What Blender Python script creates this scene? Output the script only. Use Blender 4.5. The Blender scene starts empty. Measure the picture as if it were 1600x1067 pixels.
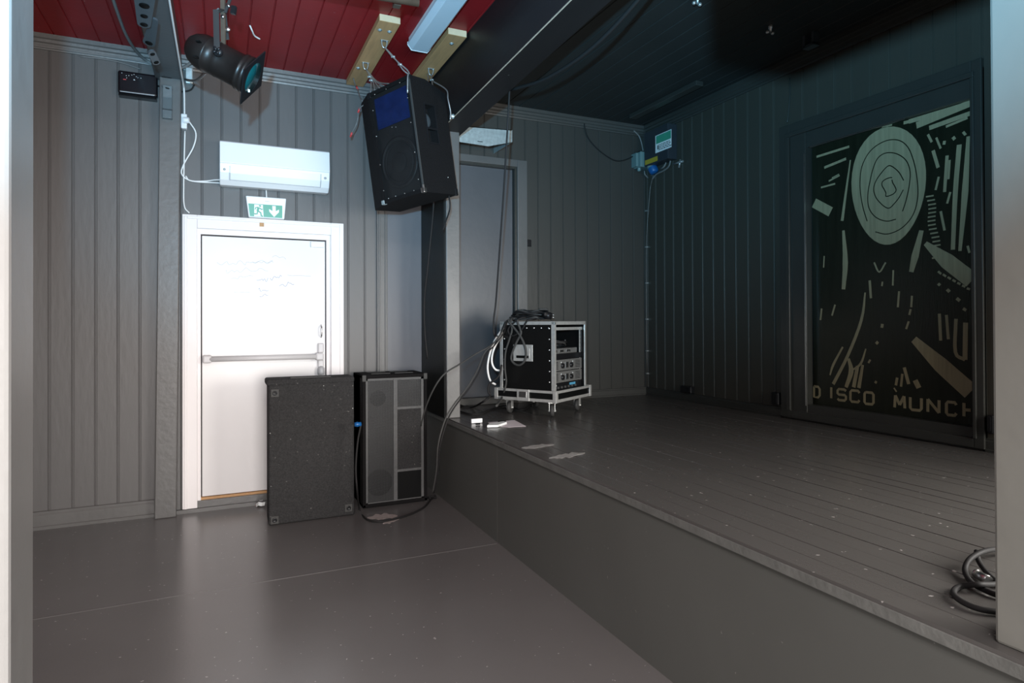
import bpy, bmesh, math, random
from mathutils import Vector, Matrix
random.seed(7)
S = bpy.context.scene
COL = S.collection
D = bpy.data

# ------------------------------------------------------------------ camera, light, exposure
FPX = 981.92
CAM = Vector((0, 0, 1.53))
cF = Vector((0.41783, 0.90849, 0.00656)); cR = Vector((0.90848, -0.41786, -0.00398)); cU = cF.cross(cR) * -1
cR.normalize(); cF.normalize(); cU = cR.cross(cF); cU.normalize()
cd = D.cameras.new('camera'); cam = D.objects.new('camera', cd); COL.objects.link(cam)
cd.sensor_width = 36; cd.lens = 36 * FPX / 1600; cd.shift_y = -(533.5 - 496.83) / 1600; cd.clip_start = .02
m = Matrix((cR, cU, -cF)).transposed().to_4x4(); m.translation = CAM
cam.matrix_world = m
S.camera = cam

w = D.worlds.new('world'); S.world = w; w.use_nodes = True
w.node_tree.nodes['Background'].inputs[0].default_value = (.5, .52, .55, 1)
w.node_tree.nodes['Background'].inputs[1].default_value = .02
vs = S.view_settings
S.display_settings.display_device = 'sRGB'
vs.view_transform = 'Standard'; vs.look = 'None'; vs.gamma = 1; vs.use_curve_mapping = False; vs.exposure = 0.0

def area(name, loc, target, sx, sy, power, color, spread=180):
    l = D.lights.new(name, 'AREA'); l.shape = 'RECTANGLE'; l.size = sx; l.size_y = sy; l.energy = power; l.color = color; l.spread = math.radians(spread)
    o = D.objects.new(name, l); COL.objects.link(o); o.location = loc
    o.rotation_euler = (Vector(target) - Vector(loc)).to_track_quat('-Z', 'Y').to_euler()
    return o
# main soft light, assumed and added behind the camera; no window built there
area('assumed_rear_light', (.2, -3.3, 1.3), (-.2, 4.5, -.3), 2.4, 1.5, 215, (1.0, .955, .93), 130)
area('overhead_fill', (-.5, -.7, 3.55), (-.5, .6, 0), 1.6, 1.2, 205, (1.0, .965, .95), 150)  # soft fill added overhead to brighten the floor; no fitting there
area('assumed_stage_light', (3.6, .15, 1.7), (.4, 4.4, .0), 1.4, 1.3, 82, (1.0, .97, .92), 120)  # unseen light assumed on the stage, shining in from the right; no window there
# flash head beside the camera, tipped up and over the room (cool)
sp = D.lights.new('flash_head', 'SPOT'); sp.energy = 1350; sp.color = (.26, .66, .97); sp.spot_size = math.radians(116); sp.spot_blend = .8; sp.shadow_soft_size = .025
so = D.objects.new('flash_head', sp); COL.objects.link(so); so.location = (-.10, 0, 1.80)
so.rotation_euler = Vector((.34, .66, .70)).to_track_quat('-Z', 'Y').to_euler()

# ------------------------------------------------------------------ pixel rays onto real planes
def ray(x, y): return cF + cR * ((x - 800) / FPX) - cU * ((y - 496.83) / FPX)
def on(x, y, ax, v):
    d = ray(x, y); return CAM + d * ((v - CAM[ax]) / d[ax])
def at(x, y, dep): return CAM + ray(x, y) * dep

YB, XR, XS, ZS, ZC = 5.735, 4.28, 1.719, .722, 3.69

# ------------------------------------------------------------------ materials
def lin(c):
    return tuple((v / 255 / 12.92 if v / 255 <= .04045 else ((v / 255 + .055) / 1.055) ** 2.4) for v in c)
def mat(name, col, rough=.5, metal=0, bump=0, bscale=40, var=0, vscale=3, spec=.5, stretch=None, trans=0, dust=0, dustcol=(.3, .28, .26), coat=0):
    m = D.materials.new(name); m.use_nodes = True
    nt = m.node_tree; N = nt.nodes; L = nt.links
    b = N['Principled BSDF']
    b.inputs['Base Color'].default_value = (*col, 1); b.inputs['Roughness'].default_value = rough; b.inputs['Metallic'].default_value = metal
    b.inputs['Specular IOR Level'].default_value = spec; b.inputs['Transmission Weight'].default_value = trans
    b.inputs['Coat Weight'].default_value = coat
    tc = N.new('ShaderNodeTexCoord'); mp = N.new('ShaderNodeMapping'); L.new(tc.outputs['Object'], mp.inputs[0])
    if stretch: mp.inputs['Scale'].default_value = stretch
    csrc = None
    if var:
        n = N.new('ShaderNodeTexNoise'); n.inputs['Scale'].default_value = vscale; n.inputs['Detail'].default_value = 6
        L.new(mp.outputs[0], n.inputs['Vector'])
        r = N.new('ShaderNodeMapRange'); r.inputs[1].default_value = .15; r.inputs[2].default_value = .85
        r.inputs[3].default_value = 1 - var; r.inputs[4].default_value = 1 + var
        L.new(n.outputs['Fac'], r.inputs[0])
        mx = N.new('ShaderNodeVectorMath'); mx.operation = 'SCALE'; mx.inputs[0].default_value = col
        L.new(r.outputs[0], mx.inputs['Scale']); csrc = mx.outputs[0]
        r2 = N.new('ShaderNodeMapRange'); r2.inputs[1].default_value = .15; r2.inputs[2].default_value = .85
        r2.inputs[3].default_value = max(.02, rough - .04); r2.inputs[4].default_value = min(1, rough + .04)
        L.new(n.outputs['Fac'], r2.inputs[0]); L.new(r2.outputs[0], b.inputs['Roughness'])
    if dust:
        n = N.new('ShaderNodeTexNoise'); n.inputs['Scale'].default_value = 38; n.inputs['Detail'].default_value = 2
        L.new(tc.outputs['Object'], n.inputs['Vector'])
        r = N.new('ShaderNodeMapRange'); r.inputs[1].default_value = dust; r.inputs[2].default_value = dust + .02
        L.new(n.outputs['Fac'], r.inputs[0])
        mx = N.new('ShaderNodeMix'); mx.data_type = 'RGBA'
        L.new(r.outputs[0], mx.inputs['Factor']); mx.inputs[7].default_value = (*dustcol, 1)
        if csrc: L.new(csrc, mx.inputs[6])
        else: mx.inputs[6].default_value = (*col, 1)
        csrc = mx.outputs[2]
    if csrc: L.new(csrc, b.inputs['Base Color'])
    if bump:
        n = N.new('ShaderNodeTexNoise'); n.inputs['Scale'].default_value = bscale; n.inputs['Detail'].default_value = 4
        L.new(mp.outputs[0], n.inputs['Vector'])
        bp = N.new('ShaderNodeBump'); bp.inputs['Strength'].default_value = bump; bp.inputs['Distance'].default_value = .01
        L.new(n.outputs['Fac'], bp.inputs['Height']); L.new(bp.outputs[0], b.inputs['Normal'])
    return m

M = {}
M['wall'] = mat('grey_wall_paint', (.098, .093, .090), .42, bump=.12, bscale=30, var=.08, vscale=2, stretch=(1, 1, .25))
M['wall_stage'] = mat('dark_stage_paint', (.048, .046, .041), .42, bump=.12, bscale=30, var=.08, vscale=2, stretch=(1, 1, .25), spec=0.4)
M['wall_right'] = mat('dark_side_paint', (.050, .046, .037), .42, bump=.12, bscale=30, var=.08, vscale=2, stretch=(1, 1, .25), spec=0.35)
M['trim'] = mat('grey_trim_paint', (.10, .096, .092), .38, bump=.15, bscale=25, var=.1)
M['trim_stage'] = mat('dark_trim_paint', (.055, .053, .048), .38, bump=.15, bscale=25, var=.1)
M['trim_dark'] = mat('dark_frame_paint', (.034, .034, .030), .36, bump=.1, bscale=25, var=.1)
M['floor'] = mat('brown_grey_floor', (.128, .119, .116), .25, bump=.03, bscale=70, var=.10, vscale=1.3, dust=.73, dustcol=(.32, .3, .29), spec=.5)
M['stage'] = mat('stage_floor_paint', (.068, .0635, .060), .27, bump=.05, bscale=50, var=.12, vscale=1.6, stretch=(1, .3, 1), dust=.73, dustcol=(.28, .26, .25))
M['stagefront'] = mat('stage_front_paint', (.086, .086, .079), .42, bump=.08, bscale=10, var=.09, vscale=1.6, dust=.76, dustcol=(.2, .19, .18))
M['red'] = mat('red_ceiling_paint', (.25, .011, .013), .42, bump=.12, bscale=20, var=.22, vscale=2.2, dust=.75, dustcol=(.4, .2, .18), spec=0.25)
M['dark_ceiling'] = mat('dark_ceiling_paint', (.024, .026, .025), .5, bump=.1, bscale=20, var=.12, spec=0.3)
M['beam'] = mat('black_beam_stain', (.013, .0115, .0115), .45, bump=.2, bscale=18, var=.35, vscale=3, stretch=(1, .25, 1), dust=.76, dustcol=(.09, .08, .08), spec=0.25)
M['pillar'] = mat('pillar_paint_dimmed', (.158, .154, .138), .4, bump=.25, bscale=9, var=.05)  # pillar paint kept darker here to offset the strong light on it
M['pillar_left'] = mat('pillar_paint_lit', (.27, .265, .255), .4, bump=.25, bscale=9, var=.05)  # same pillar paint, lightened in place of light on its side face
M['stub'] = mat('black_wall_paint', (.012, .012, .011), .5, bump=.1, var=.2, spec=0.2)
M['white'] = mat('white_door_paint', (.74, .715, .705), .32, bump=.04, bscale=8, var=.02)
M['white_trim'] = mat('white_frame_paint', (.82, .775, .765), .35, bump=.08, bscale=20, var=.03)
M['white_plastic'] = mat('white_plastic', (.80, .80, .80), .3)
M['grey_plastic'] = mat('pale_grey_plastic', (.42, .42, .43), .35)
M['silver'] = mat('silver_metal', (.55, .54, .53), .32, 1)
M['bar'] = mat('pale_push_bar_metal', (.62, .60, .60), .4, 0)
M['alu'] = mat('aluminium_edge', (.62, .61, .58), .34, .55, bump=.1, bscale=120, var=.15, vscale=30)
M['galv'] = mat('galvanised_steel', (.48, .56, .57), .38, .6, bump=.1, bscale=80, var=.25, vscale=35)
M['carpet'] = mat('black_speaker_carpet', (.032, .031, .031), .9, bump=.9, bscale=130, var=.5, vscale=90, dust=.70, dustcol=(.11, .105, .10), spec=0.2)
M['carpet_dark'] = mat('dark_speaker_carpet', (.008, .0072, .0074), .85, bump=.8, bscale=220, var=.4, vscale=90, spec=0.15)
M['grille'] = mat('black_grille_steel', (.014, .0135, .0135), .5, bump=.35, bscale=260, var=.25, vscale=12, spec=0.2)
M['black'] = mat('black_plastic', (.010, .010, .011), .32, spec=0.25)
M['blackm'] = mat('matt_black', (.004, .004, .004), .6, spec=0.1)
M['panel_black'] = mat('black_laminate', (.006, .006, .006), .28, bump=.1, bscale=60, spec=0.3)
M['gloss_black'] = mat('gloss_black', (.006, .006, .008), .14)
M['can'] = mat('black_lamp_enamel', (.013, .010, .009), .4, .1, bump=.08, bscale=30, var=.3, vscale=10, spec=0.3)
M['blue'] = mat('blue_horn', (.006, .015, .062), .4, bump=.5, bscale=250, var=.35, vscale=14, spec=0.2)
M['gel'] = mat('teal_gel', (.004, .07, .08), .15, trans=.25, coat=.4)
M['wood'] = mat('raw_pine', (.50, .28, .125), .6, bump=.15, bscale=18, var=.2, vscale=6, stretch=(6, .6, 6))
M['wood_end'] = mat('pine_end_grain', (.62, .47, .30), .6, var=.1, vscale=20)
M['diffuser'] = mat('pale_diffuser', (.58, .66, .72), .35)
M['cable'] = mat('black_cable', (.018, .017, .017), .6, spec=0.15)
M['cable_grey'] = mat('grey_cable', (.16, .155, .15), .42)
M['cable_mid'] = mat('dark_grey_cable', (.05, .049, .047), .6, spec=0.18)
M['cable_white'] = mat('white_cable', (.78, .77, .75), .4)
M['wire'] = mat('steel_wire', (.46, .47, .46), .35, .7)
M['redtape'] = mat('red_tape', (.55, .05, .05), .5)
M['green'] = mat('sign_green', (.045, .30, .19), .35, var=.12, vscale=12)
M['signwhite'] = mat('sign_white', (.80, .82, .81), .4)
M['tealbox'] = mat('grey_teal_plastic', (.14, .225, .225), .4)
M['bluep'] = mat('blue_plug_plastic', (.006, .085, .26), .35)
M['yellow'] = mat('yellow_label', (.42, .30, .03), .5)
M['boxdark'] = mat('dark_box_paint', (.028, .033, .040), .45, bump=.1, spec=0.3)
M['paper'] = mat('pinkish_paper', (.66, .59, .61), .6)
M['board'] = mat('artwork_black_ground', (.0125, .0145, .0085), .30, bump=.08, bscale=20, var=.35, vscale=5, stretch=(5, 5, .4), spec=0.25)
M['pale'] = mat('artwork_pale_wood', (.30, .26, .155), .5, bump=.1, bscale=30, var=.25, vscale=7, stretch=(6, 6, .35))
M['rubber'] = mat('grey_rubber', (.05, .049, .047), .6, spec=0.25)
M['amp'] = mat('amp_grey', (.13, .128, .122), .45, bump=.15, bscale=120, var=.2, vscale=40)
M['lightblue'] = mat('blue_display', (.10, .36, .55), .3)
M['ink'] = mat('faint_ink', (.44, .42, .43), .5)
M['ink_blue'] = mat('blue_ink', (.16, .18, .30), .5)
M['seam'] = mat('floor_seam', (.138, .129, .125), .35)
M['mesh_wire'] = mat('grille_wire', (.055, .055, .055), .5)
M['rail'] = mat('baffle_rail', (.07, .069, .068), .6, bump=.3, bscale=90, var=.25, vscale=40)
M['nosing'] = mat('worn_nosing_paint', (.12, .12, .112), .4, bump=.25, bscale=35, var=.3, vscale=9)
M['plaster'] = mat('bare_plaster', (.34, .29, .27), .8, var=.25, vscale=30)
M['link'] = mat('grey_bracket_steel', (.07, .085, .095), .38, .3, var=.15, vscale=10)
M['joist'] = mat('grey_joist_paint', (.075, .078, .08), .42, bump=.2, bscale=14, var=.15)
M['corbel'] = mat('grey_corbel_paint', (.10, .115, .12), .33, bump=.1)
M['yoke'] = mat('yoke_black', (.03, .028, .027), .45, var=.2, vscale=10)
M['rust'] = mat('brown_pipe', (.10, .07, .05), .5, .3, var=.25, vscale=15)
M['edge'] = mat('bare_ply_edge', (.50, .42, .32), .55, var=.3, vscale=25)
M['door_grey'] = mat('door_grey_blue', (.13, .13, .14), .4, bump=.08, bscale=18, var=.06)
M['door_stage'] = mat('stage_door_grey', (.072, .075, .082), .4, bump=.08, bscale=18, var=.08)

# ------------------------------------------------------------------ mesh builder
class MB:
    def __init__(s): s.v = []; s.f = []; s.m = []; s.mi = 0; s.sm = []; s.smooth = False
    def add(s, vs, fs):
        n = len(s.v); s.v += [Vector(v) for v in vs]
        for f in fs: s.f.append([n + i for i in f]); s.m.append(s.mi); s.sm.append(s.smooth)
        return s
    def box(s, a, b):
        x0, x1 = sorted((a[0], b[0])); y0, y1 = sorted((a[1], b[1])); z0, z1 = sorted((a[2], b[2]))
        return s.hexa([(x0, y0, z0), (x1, y0, z0), (x1, y1, z0), (x0, y1, z0), (x0, y0, z1), (x1, y0, z1), (x1, y1, z1), (x0, y1, z1)])
    def hexa(s, p):
        return s.add(p, [(3, 2, 1, 0), (4, 5, 6, 7), (0, 1, 5, 4), (1, 2, 6, 5), (2, 3, 7, 6), (3, 0, 4, 7)])
    def obox(s, o, ax, a, b):
        """box in the frame (ax) at o, from local a to local b"""
        P = lambda u, v, w_: Vector(o) + ax[0] * u + ax[1] * v + ax[2] * w_
        return s.hexa([P(a[0], a[1], a[2]), P(b[0], a[1], a[2]), P(b[0], b[1], a[2]), P(a[0], b[1], a[2]),
                       P(a[0], a[1], b[2]), P(b[0], a[1], b[2]), P(b[0], b[1], b[2]), P(a[0], b[1], b[2])])
    def tube(s, pts, r, n=8, smooth=True, cap=True):
        pts = [Vector(p) for p in pts]; k = s.smooth; s.smooth = smooth
        rs = r if isinstance(r, (list, tuple)) else [r] * len(pts)
        base = len(s.v); T0 = None; nv = None
        for i, p in enumerate(pts):
            t = (pts[min(i + 1, len(pts) - 1)] - pts[max(i - 1, 0)]).normalized()
            if nv is None:
                nv = t.orthogonal().normalized()
            else:
                nv = (nv - t * nv.dot(t)); nv = nv.normalized() if nv.length > 1e-6 else t.orthogonal().normalized()
            bv = t.cross(nv)
            for j in range(n):
                a = 2 * math.pi * j / n
                s.v.append(p + (nv * math.cos(a) + bv * math.sin(a)) * rs[i])
        for i in range(len(pts) - 1):
            for j in range(n):
                j2 = (j + 1) % n
                s.f.append([base + i * n + j, base + i * n + j2, base + (i + 1) * n + j2, base + (i + 1) * n + j]); s.m.append(s.mi); s.sm.append(smooth)
        if cap:
            s.f.append([base + j for j in range(n)][::-1]); s.m.append(s.mi); s.sm.append(False)
            e = base + (len(pts) - 1) * n
            s.f.append([e + j for j in range(n)]); s.m.append(s.mi); s.sm.append(False)
        s.smooth = k; return s
    def lathe(s, o, axis, prof, n=28, smooth=True):
        """prof: (distance along axis, radius)"""
        o = Vector(o); a = Vector(axis).normalized()
        return s.tube2([o + a * d for d, r in prof], a, [max(r, 1e-4) for d, r in prof], n, smooth)
    def tube2(s, pts, a, rs, n, smooth):
        nv = a.orthogonal().normalized(); bv = a.cross(nv); base = len(s.v)
        for p, r in zip(pts, rs):
            for j in range(n):
                t = 2 * math.pi * j / n; s.v.append(p + (nv * math.cos(t) + bv * math.sin(t)) * r)
        for i in range(len(pts) - 1):
            for j in range(n):
                j2 = (j + 1) % n
                s.f.append([base + i * n + j, base + i * n + j2, base + (i + 1) * n + j2, base + (i + 1) * n + j]); s.m.append(s.mi); s.sm.append(smooth)
        return s
    def ball(s, o, r, n=8):
        prof = [(-r * math.cos(math.pi * i / n), r * math.sin(math.pi * i / n)) for i in range(n + 1)]
        return s.lathe(o, (0, 0, 1), prof, n + 2)
    def prism(s, poly, e):
        """polygon (3D points) extruded by vector e"""
        poly = [Vector(p) for p in poly]; e = Vector(e); n = len(poly)
        return s.add(poly + [p + e for p in poly], [list(range(n))[::-1], list(range(n, 2 * n))] + [[i, (i + 1) % n, n + (i + 1) % n, n + i] for i in range(n)])
    def ribbon(s, pts, wd, nrm, e):
        """flat band along pts of width wd (or list), lifted by e along nrm"""
        pts = [Vector(p) for p in pts]; nrm = Vector(nrm); ws = wd if isinstance(wd, (list, tuple)) else [wd] * len(pts)
        A = []; B = []
        for i, p in enumerate(pts):
            t = (pts[min(i + 1, len(pts) - 1)] - pts[max(i - 1, 0)]).normalized(); q = t.cross(nrm).normalized() * ws[i] / 2
            A.append(p + q); B.append(p - q)
        n = len(pts); up = nrm * e
        vs_ = A + B + [a + up for a in A] + [b + up for b in B]; fs = []
        for i in range(n - 1):
            fs += [(2 * n + i, 2 * n + i + 1, 3 * n + i + 1, 3 * n + i), (i, i + 1, 2 * n + i + 1, 2 * n + i), (n + i + 1, n + i, 3 * n + i, 3 * n + i + 1), (i + 1, i, n + i, n + i + 1)]
        fs += [(0, 2 * n, 3 * n, n), (n - 1, 2 * n - 1, 4 * n - 1, 3 * n - 1)]
        return s.add(vs_, fs)
    def split(s, name, mats, parent=None, bevel=0):
        '''each separate piece becomes an object of its own'''
        par = list(range(len(s.v)))
        def find(a):
            while par[a] != a: par[a] = par[par[a]]; a = par[a]
            return a
        for f in s.f:
            for i in f[1:]: par[find(i)] = find(f[0])
        groups = {}
        for k, f in enumerate(s.f): groups.setdefault(find(f[0]), []).append(k)
        res = []
        for g in groups.values():
            b = MB(); mp = {}
            for k in g:
                for i in s.f[k]:
                    if i not in mp: mp[i] = len(b.v); b.v.append(s.v[i])
                b.f.append([mp[i] for i in s.f[k]]); b.m.append(s.m[k]); b.sm.append(s.sm[k])
            res.append(b.build(name, mats, parent, bevel))
        return res
    def build(s, name, mats, parent=None, bevel=0, seg=2, origin=None):
        if not isinstance(mats, (list, tuple)): mats = [mats]
        if parent is not None:
            off = Vector(parent['org'])
        else:
            xs = [v.x for v in s.v]; ys = [v.y for v in s.v]; zs = [v.z for v in s.v]
            off = Vector(origin) if origin else Vector(((min(xs) + max(xs)) / 2, (min(ys) + max(ys)) / 2, min(zs)))
        me = D.meshes.new(name); me.from_pydata([v - off for v in s.v], [], s.f)
        for mm in mats: me.materials.append(M[mm] if isinstance(mm, str) else mm)
        for p, mi, sm in zip(me.polygons, s.m, s.sm): p.material_index = mi; p.use_smooth = sm
        bm = bmesh.new(); bm.from_mesh(me); bmesh.ops.recalc_face_normals(bm, faces=bm.faces[:]); bm.to_mesh(me); bm.free()
        me.update()
        o = D.objects.new(name, me); COL.objects.link(o); o['org'] = tuple(off)
        if parent is not None: o.parent = parent
        else: o.location = off
        if bevel:
            b = o.modifiers.new('bevel', 'BEVEL'); b.width = bevel; b.segments = seg; b.limit_method = 'ANGLE'; b.angle_limit = math.radians(40)
        return o

def thing(name, label, cat, loc, group=None):
    o = D.objects.new(name, None); COL.objects.link(o); o.location = loc; o['org'] = tuple(loc); o.empty_display_size = .05
    return tag(o, label, cat, group)
def tag(o, label, cat, group=None):
    o['label'] = label; o['category'] = cat
    if group: o['group'] = group
    return o
def struct(o): o['kind'] = 'structure'; return o
def smooth(pts, k=6):
    """Catmull-Rom through pts"""
    P = [Vector(p) for p in pts]
    if len(P) < 3: return P
    P = [P[0] * 2 - P[1]] + P + [P[-1] * 2 - P[-2]]; out = []
    for i in range(1, len(P) - 2):
        a, b, c, d = P[i - 1:i + 3]
        for j in range(k):
            t = j / k; out.append(.5 * ((2 * b) + (c - a) * t + (2 * a - 5 * b + 4 * c - d) * t * t + (3 * b - a - 3 * c + d) * t ** 3))
    out.append(P[-2]); return out
X_, Y_, Z_ = Vector((1, 0, 0)), Vector((0, 1, 0)), Vector((0, 0, 1))

# ------------------------------------------------------------------ walls of tongue-and-groove boards
PITCH = .147
def board_wall(name, m, axis, c, u0, u1, z0, z1, off, inward):
    """vertical boards; axis 0: wall runs along X at y=c, axis 1: runs along Y at x=c; inward = sign of the room side"""
    g = .0065; d = .007
    pr = [(u0, 0)]
    k = math.ceil((u0 + g - off) / PITCH)
    while off + k * PITCH < u1 - g:
        u = off + k * PITCH
        pr += [(u - g, 0), (u - .002, -d), (u + .002, -d), (u + g * .8, 0)]
        ub = u + .0125
        if ub + .008 < u1: pr += [(ub - .002, 0), (ub, -.0022), (ub + .002, 0)]
        k += 1
    pr.append((u1, 0))
    mb = MB(); T = .08
    def P(u, h, z): return (u, c + inward * h, z) if axis == 0 else (c + inward * h, u, z)
    n = len(pr); vs_ = [P(u, h, z0) for u, h in pr] + [P(u, h, z1) for u, h in pr]
    fs = [(i, i + 1, n + i + 1, n + i) for i in range(n - 1)]
    b = 2 * n; vs_ += [P(u0, -T, z0), P(u1, -T, z0), P(u0, -T, z1), P(u1, -T, z1)]
    fs += [(b, b + 1, b + 3, b + 2), (0, b, b + 2, n), (n - 1, b + 1, b + 3, 2 * n - 1), list(range(n)) + [b + 1, b], list(range(n, 2 * n)) + [b + 3, b + 2]]
    mb.add(vs_, fs)
    return struct(mb.build(name, m))
XL, YF = -2.8, -3.5
OB = -.012
board_wall('wall_back', 'wall', 0, YB, XL, -.215, 0, ZC, OB, -1)
board_wall('wall_back', 'wall', 0, YB, -.215, .895, 2.33, ZC, OB, -1)
board_wall('wall_back', 'wall', 0, YB, .895, 1.34, 0, ZC, OB, -1)
board_wall('wall_back', 'wall', 0, YB, 1.34, 1.76, 2.75, ZC, OB, -1)
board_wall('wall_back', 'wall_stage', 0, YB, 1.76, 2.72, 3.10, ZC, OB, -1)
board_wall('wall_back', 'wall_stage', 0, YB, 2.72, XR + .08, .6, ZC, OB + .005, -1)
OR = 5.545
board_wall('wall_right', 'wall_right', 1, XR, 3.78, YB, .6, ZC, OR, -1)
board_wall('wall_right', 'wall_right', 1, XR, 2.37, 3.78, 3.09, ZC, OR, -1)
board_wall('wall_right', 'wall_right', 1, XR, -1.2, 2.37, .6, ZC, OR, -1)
struct(MB().box((XR, 2.37, .6), (XR + .08, 3.78, .80)).build('wall_right', 'trim_dark'))
struct(MB().box((XL - .1, YF, 0), (XL, YB, ZC)).build('wall_left', 'wall'))
struct(MB().box((XL, YF - .1, 0), (1.76, YF, ZC)).build('wall_front', 'wall'))
struct(MB().box((1.76, -1.3, 0), (XR + .08, -1.2, ZC)).build('wall_front', 'wall_stage'))
# behind the back wall: backing so no light leaks
struct(MB().box((XL - .1, YB + .09, -.1), (XR + .3, YB + .15, ZC + .1)).build('wall_back', 'blackm'))
struct(MB().box((XR + .16, -1.3, 0), (XR + .2, YB + .1, ZC + .1)).build('wall_right', 'blackm'))
# floor, stage
struct(MB().box((XL - .1, YF - .1, -.1), (XR + .3, YB + .1, 0)).build('floor', 'floor', origin=(0, 0, -.1)))
# stage deck in boards along Y
mb = MB(); x = XS; k = 0
pr = []
bw = .105
while x < XR - .01:
    x1 = min(x + bw, XR + .0)
    g = .0012; dz = random.uniform(-.0012, .0012)
    pr += [(x + g, -.003), (x + g * 2, dz), (x1 - g * 2, dz), (x1 - g, -.003)]
    x = x1
pr = [(XS, -.012), (XS + .004, 0)] + pr[2:]
pr[-1] = (XR, 0)
n = len(pr); Y0, Y1 = -1.2, YB
vs_ = [(a, Y0, ZS + b) for a, b in pr] + [(a, Y1, ZS + b) for a, b in pr] + [(XS, Y0, .68), (XR, Y0, .68), (XS, Y1, .68), (XR, Y1, .68)]
fs = [(i, i + 1, n + i + 1, n + i) for i in range(n - 1)] + [(2 * n, 2 * n + 1, 2 * n + 3, 2 * n + 2), (0, 2 * n, 2 * n + 2, n), (n - 1, 2 * n + 1, 2 * n + 3, 2 * n - 1),
      list(range(n)) + [2 * n + 1, 2 * n], list(range(n, 2 * n)) + [2 * n + 3, 2 * n + 2]]
mb.add(vs_, fs)
deck = struct(mb.build('stage_deck', 'stage', origin=(0, 0, .68)))
mb = MB()
mb.box((XS + .012, 4.02, 0), (XS + .03, YB, .681)).box((XS + .012, -1.2, 0), (XS + .03, 4.016, .681))
struct(mb.build('stage_front', 'stagefront', origin=(0, 0, 0)))
struct(MB().box((XS - .006, -1.2, .678), (XS - .0005, YB, .7135)).build('trim_1', 'nosing', bevel=.002))
struct(MB().box((XS + .03, -1.2, .0), (XS + .08, YB, .68)).build('stage_frame', 'blackm'))
# ceilings in boards along Y
def board_ceiling(name, m, x0, x1, y0, y1, z, off):
    pr = [(x0, 0)]; k = math.ceil((x0 + .01 - off) / PITCH)
    while off + k * PITCH < x1 - .01:
        u = off + k * PITCH; pr += [(u - .006, 0), (u - .002, .007), (u + .002, .007), (u + .006, 0)]; k += 1
    pr.append((x1, 0)); n = len(pr)
    vs_ = [(a, y0, z + b) for a, b in pr] + [(a, y1, z + b) for a, b in pr] + [(x0, y0, z + .06), (x1, y0, z + .06), (x0, y1, z + .06), (x1, y1, z + .06)]
    fs = [(i, i + 1, n + i + 1, n + i) for i in range(n - 1)] + [(2 * n, 2 * n + 1, 2 * n + 3, 2 * n + 2), (0, 2 * n, 2 * n + 2, n), (n - 1, 2 * n + 1, 2 * n + 3, 2 * n - 1),
          list(range(n)) + [2 * n + 1, 2 * n], list(range(n, 2 * n)) + [2 * n + 3, 2 * n + 2]]
    return struct(MB().add(vs_, fs).build(name, m))
board_ceiling('ceiling', 'red', XL - .1, 1.66, YF - .1, YB + .1, ZC, .03)
board_ceiling('ceiling', 'dark_ceiling', 1.66, XR + .2, YF - .1, YB + .1, ZC, .05)

# cornices: stepped moulding profile
def moulding(name, m, prof, axis, c, u0, u1, inward):
    """prof: (out, z) polygon"""
    if axis == 0: poly = [(u0, c + inward * o, z) for o, z in prof]; e = (u1 - u0, 0, 0)
    else: poly = [(c + inward * o, u0, z) for o, z in prof]; e = (0, u1 - u0, 0)
    return struct(MB().prism(poly, e).build(name, m))
cp = [(0, 3.585), (.012, 3.585), (.016, 3.60), (.026, 3.605), (.030, 3.625), (.040, 3.632), (.044, 3.652), (.056, 3.660), (.060, 3.69), (0, 3.69)]
moulding('trim_2', 'trim', cp, 0, YB, XL, 1.66, -1)
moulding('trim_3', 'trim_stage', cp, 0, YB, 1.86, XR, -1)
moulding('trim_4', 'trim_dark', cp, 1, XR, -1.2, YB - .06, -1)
bp_ = [(0, 0), (.024, 0), (.024, .022), (.018, .028), (.018, .105), (.012, .115), (.012, .132), (0, .136)]
moulding('baseboard_back', 'trim', bp_, 0, YB, XL, -.48, -1)
moulding('baseboard_back', 'trim', bp_, 0, YB, .985, 1.272, -1)
bs_ = [(o, ZS + z * .62) for o, z in bp_]
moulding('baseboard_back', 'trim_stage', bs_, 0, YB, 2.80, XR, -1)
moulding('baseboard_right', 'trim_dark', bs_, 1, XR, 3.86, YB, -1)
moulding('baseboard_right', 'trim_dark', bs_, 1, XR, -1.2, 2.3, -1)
# low trim strip along the floor under the door
struct(MB().box((-.36, YB - .035, 0), (1.28, YB, .03)).build('trim_5', 'trim'))

# pillars, beams
struct(MB().box((1.76, -1.2, ZS), (1.94, .934, ZC)).build('pillar', 'pillar', bevel=.008))
struct(MB().box((1.76, YF, 0), (1.86, -1.3, ZC)).build('wall_right', 'wall'))
struct(MB().box((-.62, 1.71, 0), (-.424, 1.905, ZC)).build('pillar', 'pillar_left', bevel=.010))
# black return wall at the back of the stage opening, with a grey face board
struct(MB().box((1.700, 5.075, ZS), (1.828, YB, 3.15)).build('wall_return', 'stub'))
struct(MB().box((1.708, 5.03, ZS), (1.828, 5.074, 3.15)).build('trim_6', 'trim', bevel=.006))
# main beam over the stage edge
def zb(y): return 3.148 + .0345 * (4.873 - y)
mb = MB(); a, b = YF, YB
mb.hexa([(1.66, a, zb(a)), (1.86, a, zb(a)), (1.86, b, zb(b)), (1.66, b, zb(b)), (1.66, a, ZC), (1.86, a, ZC), (1.86, b, ZC), (1.66, b, ZC)])
struct(mb.build('beam', 'beam', bevel=.004))
mb = MB(); b = 4.86
mb.hexa([(1.655, a, zb(a) - .003), (1.662, a, zb(a) - .003), (1.662, b, zb(b) - .003), (1.655, b, zb(b) - .003), (1.657, a, zb(a) + .003), (1.662, a, zb(a) + .003), (1.662, b, zb(b) + .003), (1.657, b, zb(b) + .003)])
struct(mb.build('trim_7', 'edge'))
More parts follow.
